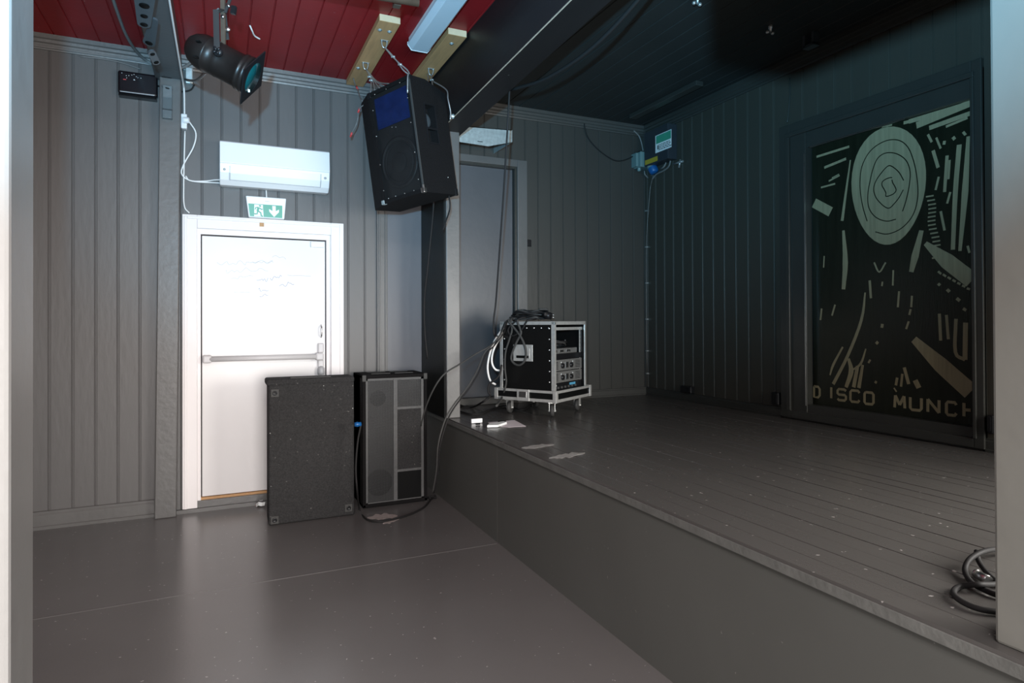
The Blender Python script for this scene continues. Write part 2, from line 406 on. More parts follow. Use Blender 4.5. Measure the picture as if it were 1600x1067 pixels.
# unseen box added above the frame to throw the dark patch on the stage ceiling
struct(MB().box((.79, .28, 2.235), (1.02, .95, ZC)).build('shadow_caster', 'beam'))
# timber post on the back wall and ceiling joist above it
mb = MB()
yf = YB - .10
mb.hexa([(-.488, yf, 0), (-.338, yf, 0), (-.338, YB, 0), (-.488, YB, 0), (-.452, yf, 3.50), (-.302, yf, 3.50), (-.302, YB, 3.50), (-.452, YB, 3.50)])
struct(mb.build('timber_post', 'trim', bevel=.007))
struct(MB().box((-.485, YF, 3.47), (-.30, YB - .02, ZC)).build('ceiling_joist', 'joist', bevel=.006))

# ------------------------------------------------------------------ white exit door (door_1)
d1 = struct(D.objects.new('door_1', None)); COL.objects.link(d1); d1.location = (.33, YB, 0); d1['org'] = (.33, YB, 0)
mb = MB()
def casing(mb, x0, x1, z0, z1, xi0, xi1, zi, y, t=.03):
    for (a, b) in ((x0, xi0), (xi1, x1)): mb.box((a, y - t, z0), (b, y, z1))
    mb.box((xi0, y - t, zi), (xi1, y, z1))
casing(mb, -.298, .977, .033, 2.413, -.19, .867, 2.305, YB)
mb.box((-.285, YB - .036, .033), (-.262, YB - .02, 2.40)); mb.box((.941, YB - .036, .033), (.964, YB - .02, 2.40)); mb.box((-.262, YB - .0362, 2.378), (.941, YB - .02, 2.40))
mb.build('door_frame', 'white_trim', d1, bevel=.004)
mb = MB()
mb.box((-.215, YB - .0, .033), (-.165, YB + .075, 2.33)); mb.box((.832, YB, .033), (.895, YB + .075, 2.33)); mb.box((-.165, YB + .0005, 2.262), (.832, YB + .075, 2.33))
mb.build('door_jamb', 'white_trim', d1)
leaf = MB().box((-.157, YB + .022, .108), (.824, YB + .07, 2.252)).build('door_leaf', 'white', d1, bevel=.004)
MB().box((-.215, YB - .01, .03), (.895, YB + .08, .085)).build('door_sill', 'trim', d1)
MB().box((-.165, YB + .012, .085), (.832, YB + .075, .104)).build('threshold_strip', 'wood', d1)
# push bar with end housings and lock case
yb_ = YB + .022
mb = MB(); zbar = 1.237
mb.tube([(-.10, yb_ - .065, zbar), (.74, yb_ - .065, zbar)], .022, 14)
pbar = mb.build('push_bar', 'bar', d1)
mb = MB().box((-.15, yb_ - .085, zbar - .032), (-.085, yb_, zbar + .032)); mb.build('bar_bracket', 'bar', pbar, bevel=.012)
mb = MB().box((.735, yb_ - .085, zbar - .032), (.80, yb_, zbar + .032)); mb.build('bar_bracket', 'bar', pbar, bevel=.012)
mb = MB().box((.758, yb_ - .03, zbar + .03), (.808, yb_, zbar + .115)).box((.758, yb_ - .03, zbar - .10), (.808, yb_, zbar - .03)); mb.split('lock_case', 'bar', d1, bevel=.01)
mb = MB(); mb.smooth = True
mb.lathe((.783, yb_ - .035, zbar - .165), (0, 0, 1), [(0, .0), (.004, .026), (.02, .031), (.06, .028), (.075, .018), (.08, 0)], 16); mb.build('door_knob', 'grey_plastic', d1)
mb = MB(); mb.tube(smooth([(.788, yb_ - .005, zbar + .165), (.788, yb_ - .035, zbar + .185), (.788, yb_ - .038, zbar + .25), (.788, yb_ - .005, zbar + .275)], 5), .006, 8)
mb.build('pull_handle', 'silver', d1)
MB().box((.70, yb_ - .02, 2.195), (.815, yb_, 2.245)).build('door_closer_plate', 'white_plastic', d1, bevel=.004)
# faint handwriting on the door
def scribble(mb, x0, z0, wd, h, n, slope=0, seed=0):
    rr = random.Random(seed); pts = []
    for i in range(n):
        t = i / (n - 1)
        pts.append((x0 + wd * t + rr.uniform(-.3, .3) * wd / n, yb_ - .0001, z0 + slope * t + h * (rr.random() - .5) * (1 if i % 2 else .6)))
    mb.ribbon(smooth(pts, 3), .0028, (0, -1, 0), .0004)
mb = MB()
for (px, py, wpx, hp, n, sl, sd) in [(340, 412, 80, 9, 20, .04, 1), (352, 424, 62, 8, 16, .03, 2), (362, 436, 30, 6, 8, .04, 3), (395, 408, 30, 6, 8, 0, 4), (425, 403, 20, 8, 6, .01, 5), (448, 430, 38, 2, 6, -.005, 6), (366, 456, 24, 2, 5, 0, 7)]:
    p = on(px, py, 1, yb_); scribble(mb, p.x, p.z, wpx * .0054, hp * .0054, n, sl, sd)
mb.build('faint_handwriting', 'ink', leaf)
mb = MB()
for (px, py, wpx, hp, n, sl, sd) in [(401, 438, 16, 8, 9, .01, 11), (422, 435, 18, 9, 9, .01, 12), (404, 453, 5, 8, 5, .0, 13), (410, 454, 9, 2, 4, 0, 14), (405, 462, 13, 5, 7, .01, 15), (436, 446, 23, 8, 13, .02, 16)]:
    p = on(px, py, 1, yb_); scribble(mb, p.x, p.z, wpx * .0054, hp * .0054, n, sl, sd)
mb.build('blue_handwriting', 'ink_blue', leaf)
# brown paint chip on top casing
p = on(409, 350, 1, YB - .031)
MB().box((p.x - .018, YB - .0315, p.z - .022), (p.x + .018, YB - .029, p.z + .022)).build('bare_patch', 'wood', d1)

# ------------------------------------------------------------------ grey door by the return wall (door_2) and stage door (door_3)
d2 = struct(D.objects.new('door_2', None)); COL.objects.link(d2); d2.location = (1.55, YB, 0); d2['org'] = (1.55, YB, 0)
mb = MB(); mb.box((1.275, YB - .028, 0), (1.372, YB, 2.80)); mb.box((1.290, YB - .036, 0), (1.306, YB, 2.80)); mb.box((1.345, YB - .036, 0), (1.358, YB, 2.80)); mb.box((1.372, YB - .0275, 2.72), (1.70, YB, 2.80))
mb.build('door_frame', 'trim', d2, bevel=.003)
MB().box((1.34, YB + .01, 0), (1.74, YB + .05, 2.76)).build('door_leaf', 'door_grey', d2)
d3 = struct(D.objects.new('door_3', None)); COL.objects.link(d3); d3.location = (2.2, YB, ZS); d3['org'] = (2.2, YB, ZS)
mb = MB(); mb.box((2.692, YB - .03, ZS), (2.80, YB, 3.162)); mb.box((1.83, YB - .0295, 3.092), (2.692, YB, 3.162)); mb.build('door_frame', 'trim', d3, bevel=.004)
mb = MB(); mb.box((2.668, YB - .012, ZS), (2.692, YB + .08, 3.10)); mb.box((1.76, YB - .0115, 3.07), (2.668, YB + .08, 3.0995)); mb.build('door_jamb', 'trim_dark', d3)
MB().box((1.76, YB + .035, ZS + .06), (2.664, YB + .08, 3.068)).build('door_leaf', 'door_stage', d3)
MB().box((1.83, YB - .03, ZS), (2.67, YB + .03, ZS + .075)).build('door_sill', 'trim_stage', d3, bevel=.008)
# small black latch plate beside the stage door
p = on(825, 380, 1, YB)
tag(MB().box((p.x - .02, YB - .02, p.z - .035), (p.x + .03, YB, p.z + .035)).build('wall_switch', 'black', bevel=.004), 'small black square switch on the boards right of the stage door', 'switch')

# ------------------------------------------------------------------ window opening in the right wall with the painted board
w1 = struct(D.objects.new('window_1', None)); COL.objects.link(w1); w1.location = (XR, 3.08, ZS); w1['org'] = (XR, 3.08, ZS)
mb = MB()
y0, y1, z0, z1 = 2.30, 3.85, .735, 3.152
cw = .105
for (ya, yb2, za, zb2) in ((y1 - cw, y1, z0, z1), (y0, y0 + .06, z0, z1), (y0 + .06, y1 - cw, z1 - .085, z1), (y0 + .06, y1 - cw, z0, z0 + .06)):
    mb.box((XR - .032, ya, za), (XR, yb2, zb2))
for (ya, yb2, za, zb2) in ((y1 - cw, y1 - cw + .035, z0 + .06, z1 - .105), (y0 + .04, y0 + .0605, z0 + .06, z1 - .105), (y0 + .04, y1 - cw + .035, z1 - .105, z1 - .07)):
    mb.box((XR - .044, ya, za), (XR - .02, yb2, zb2))
mb.build('window_frame', 'trim_dark', w1, bevel=.004)
mb = MB(); mb.box((XR - .02, 3.60, .78), (XR + .09, 3.79, 3.1)).box((XR - .02, 2.30, .78), (XR + .09, 2.375, 3.1)).box((XR + .0, 2.3, 2.93), (XR + .09, 3.79, 3.1)).box((XR - .01, 2.3, .78), (XR + .09, 3.79, .86))
mb.build('window_reveal', 'trim_dark', w1, bevel=.004)
MB().box((XR + .085, 2.3, .6), (XR + .155, 3.8, 3.2)).build('window_backing', 'blackm', w1)
mb = MB(); mb.box((XR - .028, 3.603, .85), (XR - .018, 3.609, 2.88)); mb.box((XR - .0, 2.8, 2.918), (XR - .005, 3.57, 2.926)); mb.split('metal_strip', 'silver', w1)

XP = XR + .045
PY0, PY1, PZ0, PZ1 = 2.382, 3.590, .845, 2.950
art = thing('painted_board', 'tall black painted board with pale woodcut strokes and lettering in the right wall opening', 'artwork', (XP, 3.0, .845))
MB().box((XP, PY0, PZ0), (XP + .03, PY1, PZ1)).build('board', 'board', art)
A = on(1270, 235, 0, XP)
nX = Vector((-1, 0, 0))
def ap(x, y): return on(x, y, 0, XP - .0002)
LIFT = [0]
def stroke(mb, pts, wd, sm=True):
    P = [ap(*p) for p in pts]
    P = [Vector((q.x, min(max(q.y, PY0 + .004), PY1 - .004), min(max(q.z, PZ0), PZ1))) for q in P]
    if isinstance(wd, (int, float)): wd = [wd] * len(P)
    if sm and len(P) > 2:
        k = 4; Q = smooth(P, k); ww = []
        for i in range(len(P) - 1):
            for j in range(k): ww.append(wd[i] + (wd[i + 1] - wd[i]) * j / k)
        ww.append(wd[-1]); P, wd = Q, ww
    LIFT[0] += .000012; mb.ribbon([q + nX * LIFT[0] for q in P], wd, nX, .0012)
def poly(mb, pts): mb.prism([ap(*p) for p in pts], (-.0012, 0, 0))
mb = MB()
# a plain pale upright pebble form, no face
EL = []
for i in range(40):
    t = 2 * math.pi * i / 40; rx = 62 if math.cos(t) > 0 else 66
    yy = 284 - 88 * math.cos(t + math.pi) * -1
    EL.append((1389 + 58 * math.sin(t) * (1 + .10 * math.cos(t)) + .02 * (yy - 284), 290 - 92 * math.cos(t) - .16 * (58 * math.sin(t))))
poly(mb, EL)
# side bands and hatching cut in the ground
for pts, wd in [
    ([(1276, 245), (1327, 229)], .018), ([(1288, 262), (1322, 248)], .02), ([(1295, 283), (1312, 274)], .012), ([(1283, 293), (1305, 287)], .014), ([(1300, 278), (1311, 272)], .008),
    ([(1272, 317), (1298, 331)], .075),
    ([(1420, 190), (1500, 166)], .03), ([(1432, 196), (1519, 160)], .045), ([(1412, 192), (1462, 180)], .022), ([(1452, 200), (1519, 176)], .03), ([(1478, 198), (1512, 184)], .016), ([(1378, 198), (1394, 195)], .012),
    ([(1480, 243), (1476, 300)], .02), ([(1499, 226), (1493, 300), (1489, 390)], [.03, .03, .026]), ([(1513, 213), (1508, 300), (1500, 392)], [.02, .04, .02]), ([(1484, 250), (1482, 280)], .014),
    ([(1458, 235), (1466, 262)], .022), ([(1450, 210), (1456, 222)], .016), ([(1463, 215), (1470, 232)], .014), ([(1489, 214), (1492, 218)], .02), ([(1505, 206), (1509, 211)], .016),
    ([(1470, 330), (1476, 360)], .016), ([(1492, 340), (1490, 380)], .016), ([(1476, 220), (1475, 226)], .018), ([(1467, 276), (1462, 297)], .014), ([(1485, 300), (1480, 318)], .014), ([(1512, 384), (1515, 395)], .014),
    ([(1446, 380), (1480, 408), (1519, 438)], [.03, .10, .10]),
    ([(1428, 530), (1470, 570), (1517, 612)], [.05, .105, .11]),
    ([(1468, 490), (1470, 532)], .02), ([(1479, 492), (1482, 530)], .018), ([(1494, 498), (1493, 550), (1508, 562)], .022), ([(1509, 504), (1508, 562)], .03),
    ([(1352, 457), (1346, 500), (1325, 555), (1302, 600)], [.012, .022, .024, .026]), ([(1317, 542), (1302, 570), (1297, 586)], [.014, .02, .010]), ([(1353, 545), (1345, 568), (1332, 578)], [.010, .018, .012]),
    ([(1326, 560), (1330, 580), (1322, 605)], [.02, .04, .026]), ([(1340, 572), (1334, 605)], [.026, .03]), ([(1348, 570), (1342, 606)], [.02, .028]),
    ([(1359, 438), (1361, 466)], .018), ([(1379, 440), (1378, 447)], .012), ([(1396, 422), (1395, 446)], .012), ([(1405, 455), (1403, 480)], .014), ([(1425, 462), (1424, 480)], .014), ([(1423, 483), (1421, 492)], .014), ([(1420, 502), (1416, 514)], .014),
    ([(1288, 400), (1287, 418)], .010), ([(1284, 482), (1282, 500)], .014), ([(1305, 476), (1300, 493)], .014), ([(1379, 506), (1378, 512)], .02), ([(1369, 534), (1372, 537)], .022), ([(1367, 596), (1370, 598)], .018),
    ([(1413, 574), (1420, 600)], .022), ([(1410, 584), (1408, 604)], .016), ([(1402, 590), (1400, 602)], .018), ([(1430, 594), (1436, 606)], .035), ([(1397, 606), (1401, 612)], .010), ([(1360, 562), (1357, 567)], .014),
    ([(1466, 443), (1469, 446)], .018), ([(1480, 452), (1484, 456)], .02), ([(1495, 466), (1500, 470)], .02), ([(1505, 482), (1510, 485)], .018),
    ([(1329, 250), (1322, 300), (1316, 345)], [.010, .018, .024]), ([(1318, 360), (1321, 410), (1318, 452)], [.02, .045, .03]), ([(1440, 360), (1430, 400), (1424, 425)], [.03, .05, .03]),
    ([(1366, 410), (1374, 425), (1384, 410)], .012)]:
    stroke(mb, pts, wd)
for i in range(16):   # ladder of short nicks
    x = 1453 + i * .75 + 2 * math.sin(i * .7); y = 306 + i * 6.4
    stroke(mb, [(x - 6, y + 1.5), (x + 6, y - .5)], .010)
for i in range(7):
    stroke(mb, [(1466 + i * 7.5, 424 + i * 4.4), (1471 + i * 7.5, 428 + i * 4.0)], .014)
# lettering
def letter(ch, x, y, wd, h, sk):
    P = lambda u, v: (x + u * wd, y + v * h + sk * u * wd)
    K = {'D': [[(0, 0), (.75, 0), (1, .2), (1, .8), (.75, 1), (0, 1), (0, 0)]], 'I': [[(0, 0), (0, 1)]],
         'S': [[(1, .12), (.8, 0), (.15, 0), (0, .15), (0, .4), (.15, .5), (.85, .5), (1, .62), (1, .85), (.85, 1), (.15, 1), (0, .88)]],
         'C': [[(1, .18), (.85, 0), (.15, 0), (0, .15), (0, .85), (.15, 1), (.85, 1), (1, .82)]],
         'O': [[(.15, 0), (.85, 0), (1, .15), (1, .85), (.85, 1), (.15, 1), (0, .85), (0, .15), (.15, 0)]],
         'M': [[(0, 1), (.08, 0)], [(.08, 0), (.5, .75)], [(.5, .75), (.92, 0)], [(.92, 0), (1, 1)]], 'U': [[(0, 0), (0, .85), (.15, 1), (.85, 1), (1, .85), (1, 0)]],
         'N': [[(0, 1), (0, 0)], [(0, 0), (1, 1)], [(1, 1), (1, 0)]], 'H': [[(0, 0), (0, 1)], [(0, .5), (.8, .5)]]}
    for s_ in K[ch]: stroke(mb2, [P(*q) for q in s_], .019, sm=False)
mb2 = MB()
for ch, x, y, wd in [('D', 1271, 603.5, 10), ('I', 1299, 605, 1), ('S', 1309, 607.5, 13), ('C', 1329, 609.5, 14), ('O', 1351, 612.5, 14), ('M', 1398, 617.5, 16), ('U', 1422.5, 620.5, 17.5), ('N', 1450, 623.5, 17.5), ('C', 1479, 627.5, 15.5), ('H', 1506.5, 629.5, 13)]:
    mb2 = MB(); letter(ch, x, y, wd, 16.5 + (x - 1270) * .018, .10); mb2.build('letter', 'pale', art)
mb.build('pale_strokes', 'pale', art)
# thin cut lines on the pebble form
mb = MB()
def cut(pts, wd=.007):
    P = smooth([on(x, y, 0, XP - .0014) for x, y in pts], 5); mb.ribbon(P, wd, nX, .0005)
for k in (.80, .58, .36, .16):
    cut([(1389 + 58 * k * math.sin(t) + 3 * math.sin(3 * t + k * 9), 292 - 92 * k * math.cos(t) - 9 * k * math.sin(t)) for t in [2 * math.pi * i / 14 * .93 + k * 5 for i in range(15)]], .007)
mb.build('cut_lines', 'board', art)

# ------------------------------------------------------------------ air conditioner
yA = YB
ac = thing('air_conditioner', 'white split air conditioner unit on the wall above the white door', 'air conditioner', (.41, yA, 2.66))
prof = [(0, 2.70), (.0, 3.00), (.165, 3.005), (.19, 2.985), (.205, 2.86), (.205, 2.81), (.195, 2.745), (.165, 2.69), (.12, 2.655), (.03, 2.655)]
MB().prism([(-.024, yA - o, z) for o, z in prof], (.858, 0, 0)).build('housing', 'white_plastic', ac, bevel=.008)
MB().prism([(-.022, yA - o, z) for o, z in [(.19, 2.99), (.196, 2.99), (.215, 2.82), (.209, 2.812)]], (.854, 0, 0)).build('front_panel', 'white_plastic', ac, bevel=.003)
MB().prism([(.055, yA - o, z) for o, z in [(.203, 2.795), (.209, 2.795), (.203, 2.74), (.176, 2.692), (.170, 2.694), (.196, 2.742)]], (.70, 0, 0)).build('louvre', 'white_plastic', ac)
mb = MB(); mb.prism([(.048, yA - o, z) for o, z in [(.2055, 2.797), (.2085, 2.797), (.2025, 2.74), (.1735, 2.689), (.170, 2.691)]], (.006, 0, 0)); mb.prism([(.756, yA - o, z) for o, z in [(.2055, 2.797), (.2085, 2.797), (.2025, 2.74), (.1735, 2.689), (.170, 2.691)]], (.006, 0, 0))
mb.prism([(.048, yA - o, z) for o, z in [(.166, 2.689), (.172, 2.692), (.172, 2.686)]], (.714, 0, 0)); mb.split('louvre_gap', 'grey_plastic', ac)
mb = MB()
for xx in (.012, .795): mb.lathe((xx, yA - .203, 2.765), (0, -1, -.15), [(0, .011), (.003, .010), (.004, .001)], 14)
mb.split('indicator', 'grey_plastic', ac)
MB().box((.40, yA - .212, 2.835), (.45, yA - .2095, 2.841)).build('badge', 'grey_plastic', ac)
# ------------------------------------------------------------------ exit sign
ex = thing('exit_sign', 'white emergency exit sign with green running man and down arrow above the door', 'sign', (.33, YB, 2.40))
yE = YB - .055
mb = MB(); mb.hexa([(.195, yE, 2.415), (.478, yE, 2.415), (.478, YB, 2.415), (.195, YB, 2.415), (.172, yE - .012, 2.592), (.492, yE - .012, 2.592), (.492, YB, 2.592), (.172, YB, 2.592)])
mb.build('housing', 'white_plastic', ex, bevel=.008)
def ee(u, v): return Vector((.205 + u * .255 - .006 * v + .012 * (u - .5) * v, yE - .0105 * (.07 + v * .6) - .0012, 2.424 + v * .105))
MB().prism([ee(0, 0), ee(1, 0), ee(1, 1), ee(0, 1)], (0, -.001, 0)).build('green_panel', 'green', ex)
mb = MB()
def ep(pts): mb.prism([ee(*q) + Vector((0, -.001, 0)) for q in pts], (0, -.0006, 0))
ep([(.13, .02), (.42, .02), (.42, .95), (.17, .95)])
ep([(.70, .93), (.80, .93), (.80, .52), (.90, .66), (.90, .46), (.745, .04), (.60, .46), (.60, .66), (.70, .52)])
mb.build('white_symbols', 'signwhite', ex)
mb = MB()
def er(pts, wd): mb.ribbon([ee(*q) + Vector((0, -.0018, 0)) for q in pts], wd, (0, -1, 0), .0006)
er([(.29, .74), (.25, .45)], .018); er([(.25, .45), (.34, .33), (.35, .08), (.40, .06)], .010); er([(.25, .45), (.23, .22), (.14, .20)], .010); er([(.31, .72), (.37, .58), (.41, .62)], .008); er([(.28, .74), (.20, .70), (.18, .55)], .008)
mb.prism([ee(.335 + .035 * math.cos(i * math.pi / 4), .86 + .07 * math.sin(i * math.pi / 4)) + Vector((0, -.0018, 0)) for i in range(8)], (0, -.0006, 0))
mb.build('running_man', 'green', ex)
mb = MB()
for k in range(3): mb.box((.325 + k * .012, yE - .0135, 2.553), (.331 + k * .012, yE - .008, 2.559))
mb.split('indicator', 'grey_plastic', ex)

# ------------------------------------------------------------------ things on the back wall, upper left
p0, p1 = (-.738, 3.292), (-.468, 3.492)
bx = thing('wall_unit', 'glossy black box with specks of light, on the back wall under the cornice', 'wall unit', (-.6, YB, 3.29))
MB().box((-.738, YB - .075, 3.315), (-.468, YB, 3.492)).build('case', 'gloss_black', bx, bevel=.018, seg=3)
MB().hexa([(-.733, YB - .08, 3.296), (-.475, YB - .08, 3.296), (-.475, YB, 3.296), (-.733, YB, 3.296), (-.733, YB - .06, 3.318), (-.475, YB - .06, 3.318), (-.475, YB, 3.318), (-.733, YB, 3.318)]).build('base', 'black', bx, bevel=.006)
mb = MB(); rr = random.Random(3)
for k in range(12): mb.box((-.715 + rr.random() * .13, YB - .0765, 3.40 + .06 * rr.random()), (-.7115 + rr.random() * .001 + k * 0, YB - .0755, 3.4005)) if False else None
for k in range(12):
    x, z = -.712 + rr.random() * .13, 3.42 + .055 * rr.random(); mb.box((x, YB - .0762, z), (x + .004, YB - .075, z + .004))
mb.split('white_speck', 'signwhite', bx)
MB().box((-.70, YB - .0762, 3.418), (-.68, YB - .075, 3.424)).build('red_mark', 'redtape', bx)
MB().box((-.72, YB - .079, 3.322), (-.49, YB - .0755, 3.327)).build('front_lip', 'grey_plastic', bx)
# white junction box with plug
jb = thing('junction_box', 'small white junction box with a plug, beside the timber post', 'junction box', (-.285, YB, 3.1))
MB().box((-.305, YB - .05, 3.10), (-.262, YB, 3.218)).build('case', 'white_plastic', jb, bevel=.006)
mb = MB(); mb.lathe((-.2825, YB - .05, 3.165), (1, -.3, 0), [(0, .026), (.035, .024), (.04, .018), (.041, 0)], 14); mb.build('plug', 'white_plastic', jb)
# white cables
def cable(name, label, pts, r, m, k=6, cat='cable', group=None, n=7):
    return tag(MB().tube(smooth(pts, k), r, n).build(name, m), label, cat, group)
W = lambda x, y, d=.012: on(x, y, 1, YB - d)
xj = -.285
jo = [on(261, 0, 0, -.292), on(268, 27, 0, -.292), on(275, 60, 0, -.292)]
cable('cable', 'white cable running along the ceiling joist down to the junction box', [(-.290, 3.2, 3.462), (-.290, 4.4, 3.462), (-.290, 5.3, 3.462), (-.288, 5.66, 3.45), (-.284, YB - .015, 3.40), (-.282, YB - .014, 3.22)], .007, 'cable_white')
cable('cable', 'white cable dropping from the junction box to the door frame', [W(289, 205), W(288, 240), W(287, 290), W(288, 322), W(296, 333, .01)], .006, 'cable_white')
cable('cable', 'white cable looping from the plug to the air conditioner', [(-.245, YB - .06, 3.155), W(306, 208, .05), W(302, 230, .03), W(287, 257), W(284, 272), W(297, 282), W(320, 283), W(343, 281, .03), W(372, 286, .06)], .006, 'cable_white')
cable('cable', 'white cable running under the air conditioner down to the exit sign', [W(290, 275), W(300, 283), W(345, 286), W(408, 288.5), W(415, 291), W(416, 300), W(416.5, 309, .03)], .006, 'cable_white')
cable('cable', 'thin grey conduit clipped along the cornice', [(XL + .1, YB - .04, 3.60), (-1.2, YB - .036, 3.597), (-.65, YB - .036, 3.597), (-.48, YB - .03, 3.585)], .006, 'cable_grey')
cable('cable', 'short grey cable ending at the top of the glossy black box', [W(125, 88), W(160, 92), W(190, 98), W(220, 108)], .005, 'cable_grey')
cable('cable', 'thick grey cable sagging from the red ceiling across the timber post', [at(168, -30, 3.9), at(182, 15, 4.2), at(200, 60, 4.6), at(225, 92, 4.95), at(262, 108.5, 5.0), at(284, 106, 5.02), at(300, 97, 5.0)], .011, 'cable_grey')
cable('cable', 'grey cable leaving the black spotlight towards the post', [at(322, 112, 3.38), at(312, 122, 3.9), at(303, 126, 4.6), W(290, 124, .02), W(282, 118, .02)], .009, 'cable_grey')
cable('cable', 'black cable from the glossy black box across the post', [W(246, 134, .03), W(262, 138, .13), W(280, 143, .02), W(297, 141, .01), W(304, 132, .02)], .006, 'cable')
# steel strap, corbel on the post
tag(MB().prism([(-.44, 5.635 - o, z) for o, z in [(0, 3.47), (.022, 3.47), (.016, 3.53), (.006, 3.60), (0, 3.60)]], (.075, 0, 0)).build('corbel', 'corbel', bevel=.003), 'short curved grey block at the top of the timber post', 'corbel')
zz = [on(264, y, 1, 5.63).z for y in (135, 172, 187)]
tag(MB().prism([(-.43, yf - o, z) for o, z in [(-.002, zz[0]), (.03, zz[0]), (.024, (zz[0] + zz[1]) / 2), (.03, zz[1]), (.045, zz[1] - .012), (.045, zz[2]), (-.002, zz[2])]], (.068, 0, 0)).build('corbel', 'corbel', bevel=.004), 'long curved grey block on the timber post below the cables', 'corbel')
tag(MB().box((-.275, YB - .05, 3.47), (-.22, YB, 3.60)).build('socket', 'galv', bevel=.008), 'small metal socket on the wall behind the black spotlight', 'socket')

# hinged steel arm beside the joist
arm = thing('folding_arm', 'grey steel folding arm with round holes hanging beside the ceiling joist', 'bracket', tuple(at(240, 80, 3.9)))
def link(name, pa, pb, dep_a, dep_b, wa, wb, holes, par):
    a_, b_ = at(*pa, dep_a), at(*pb, dep_b)
    ax = (b_ - a_).normalized(); nrm = (CAM - (a_ + b_) / 2).normalized(); nrm = (nrm - ax * nrm.dot(ax)).normalized(); sd = ax.cross(nrm)
    Lh = (b_ - a_).length; bm_ = MB(); N = 10
    # outline built as strips around holes: simple ring stack
    out = []
    for i in range(N + 1):
        t = math.pi * i / N; out.append(b_ + ax * wb * math.sin(t) + sd * wb * math.cos(t))
    for i in range(N + 1):
        t = math.pi * i / N; out.append(a_ - ax * wa * math.sin(t) - sd * wa * math.cos(t))
    bm_.prism([q - nrm * .006 for q in out], nrm * .012)
    o = bm_.build(name, 'link', par)
    for (t, r, mm) in holes:
        c = a_ + ax * Lh * t + nrm * .0062
        MB().lathe(c, nrm, [(0, r), (.0012, r), (.0013, .0001)], 20).build('hole' if mm == 'blackm' else 'bolt', mm, o)
    return o
link('arm_plate', (226, -25), (225, 37), 3.3, 3.62, .058, .034, [(.50, .026, 'blackm'), (.77, .019, 'blackm'), (1.0, .020, 'blackm'), (1.0, .008, 'silver')], arm)
link('arm_plate', (241, 32), (233, 66), 3.66, 3.86, .022, .034, [(1.0, .021, 'blackm'), (1.0, .010, 'link')], arm)
link('arm_plate', (237, 82), (244, 97), 3.88, 3.98, .022, .022, [(0.1, .014, 'blackm'), (.95, .015, 'blackm')], arm)

# ------------------------------------------------------------------ black spotlight (par can)
par = thing('spotlight', 'black par can spotlight with a teal gel hanging from the red ceiling', 'spotlight', tuple(at(345, 100, 3.2)))
DC = 3.15
c0 = at(315, 80, DC); c1 = min((at(394, 121, DC + .02 * k) for k in range(-20, 30)), key=lambda q: abs((q - c0).normalized().dot(ray(394, 121).normalized()) + .36)); ax = (c1 - c0).normalized(); Lc = (c1 - c0).length
R0 = .088
mb = MB()
mb.lathe(c0, ax, [(-.078, .0), (-.075, .024), (-.062, .050), (-.04, .070), (-.012, .083), (.01, R0), (.035, R0 + .001)], 32)
body = mb.build('rear_cap', 'can', par)
mb = MB(); mb.lathe(c0, ax, [(.036, R0 + .004), (.042, R0 + .004), (.043, R0 - .002), (.09, R0 - .004), (.10, R0 - .001), (.11, R0 - .004), (Lc - .06, R0 - .002), (Lc - .055, R0 + .006), (Lc - .045, R0 + .006), (Lc - .04, R0 + .001), (Lc - .03, R0 + .008), (Lc - .012, R0 + .008), (Lc - .012, R0 - .012), (.06, R0 - .014)], 36)
mb.build('barrel', 'can', par)
# gel frame: square plate with a round hole, seen from behind and the side
fu = (ax.cross(Z_)).normalized(); fv = fu.cross(ax).normalized()
rot = math.radians(38); fu, fv = fu * math.cos(rot) + fv * math.sin(rot), fv * math.cos(rot) - fu * math.sin(rot)
fc = c0 + ax * (Lc + .0); HS = .104
mb = MB(); NN = 32
for lift in (0,):
    vo = []; vi = []
    for i in range(NN):
        t = 2 * math.pi * i / NN + math.pi / 4; cx, cy = math.cos(t), math.sin(t); k = HS / max(abs(cx), abs(cy))
        vo.append(fc + fu * cx * k + fv * cy * k); vi.append(fc + fu * cx * .080 + fv * cy * .080)
    th = ax * .006
    vs_ = vo + vi + [q + th for q in vo] + [q + th for q in vi]; fs = []
    for i in range(NN):
        j = (i + 1) % NN
        fs += [(i, j, NN + j, NN + i), (2 * NN + i, 2 * NN + j, 3 * NN + j, 3 * NN + i), (i, j, 2 * NN + j, 2 * NN + i), (NN + i, NN + j, 3 * NN + j, 3 * NN + i)]
    mb.add(vs_, fs)
gf = mb.build('gel_frame', 'black', par)
MB().lathe(fc + ax * .002, ax, [(0, .082), (.002, .082), (.0021, .0001)], 28).build('gel', 'gel', par)
q = at(389, 142, DC - .14)
mb = MB(); mb.box(q - Vector((.004, .003, .006)), q + Vector((.004, .003, .006))); mb.build('white_sticker', 'signwhite', par)
# lens behind gel
MB().lathe(fc - ax * .02, ax, [(0, .078), (.001, .0001)], 24).build('lens', 'grey_plastic', par)
# vents
mb = MB()
for (px, py) in [(309, 64), (305, 88)]:
    q = at(px, py, DC - .10); mb.obox(q, (cR, cU, cF), (-.009, -.003, -.004), (.009, .003, .02))
mb.split('vent_slot', 'blackm', par)
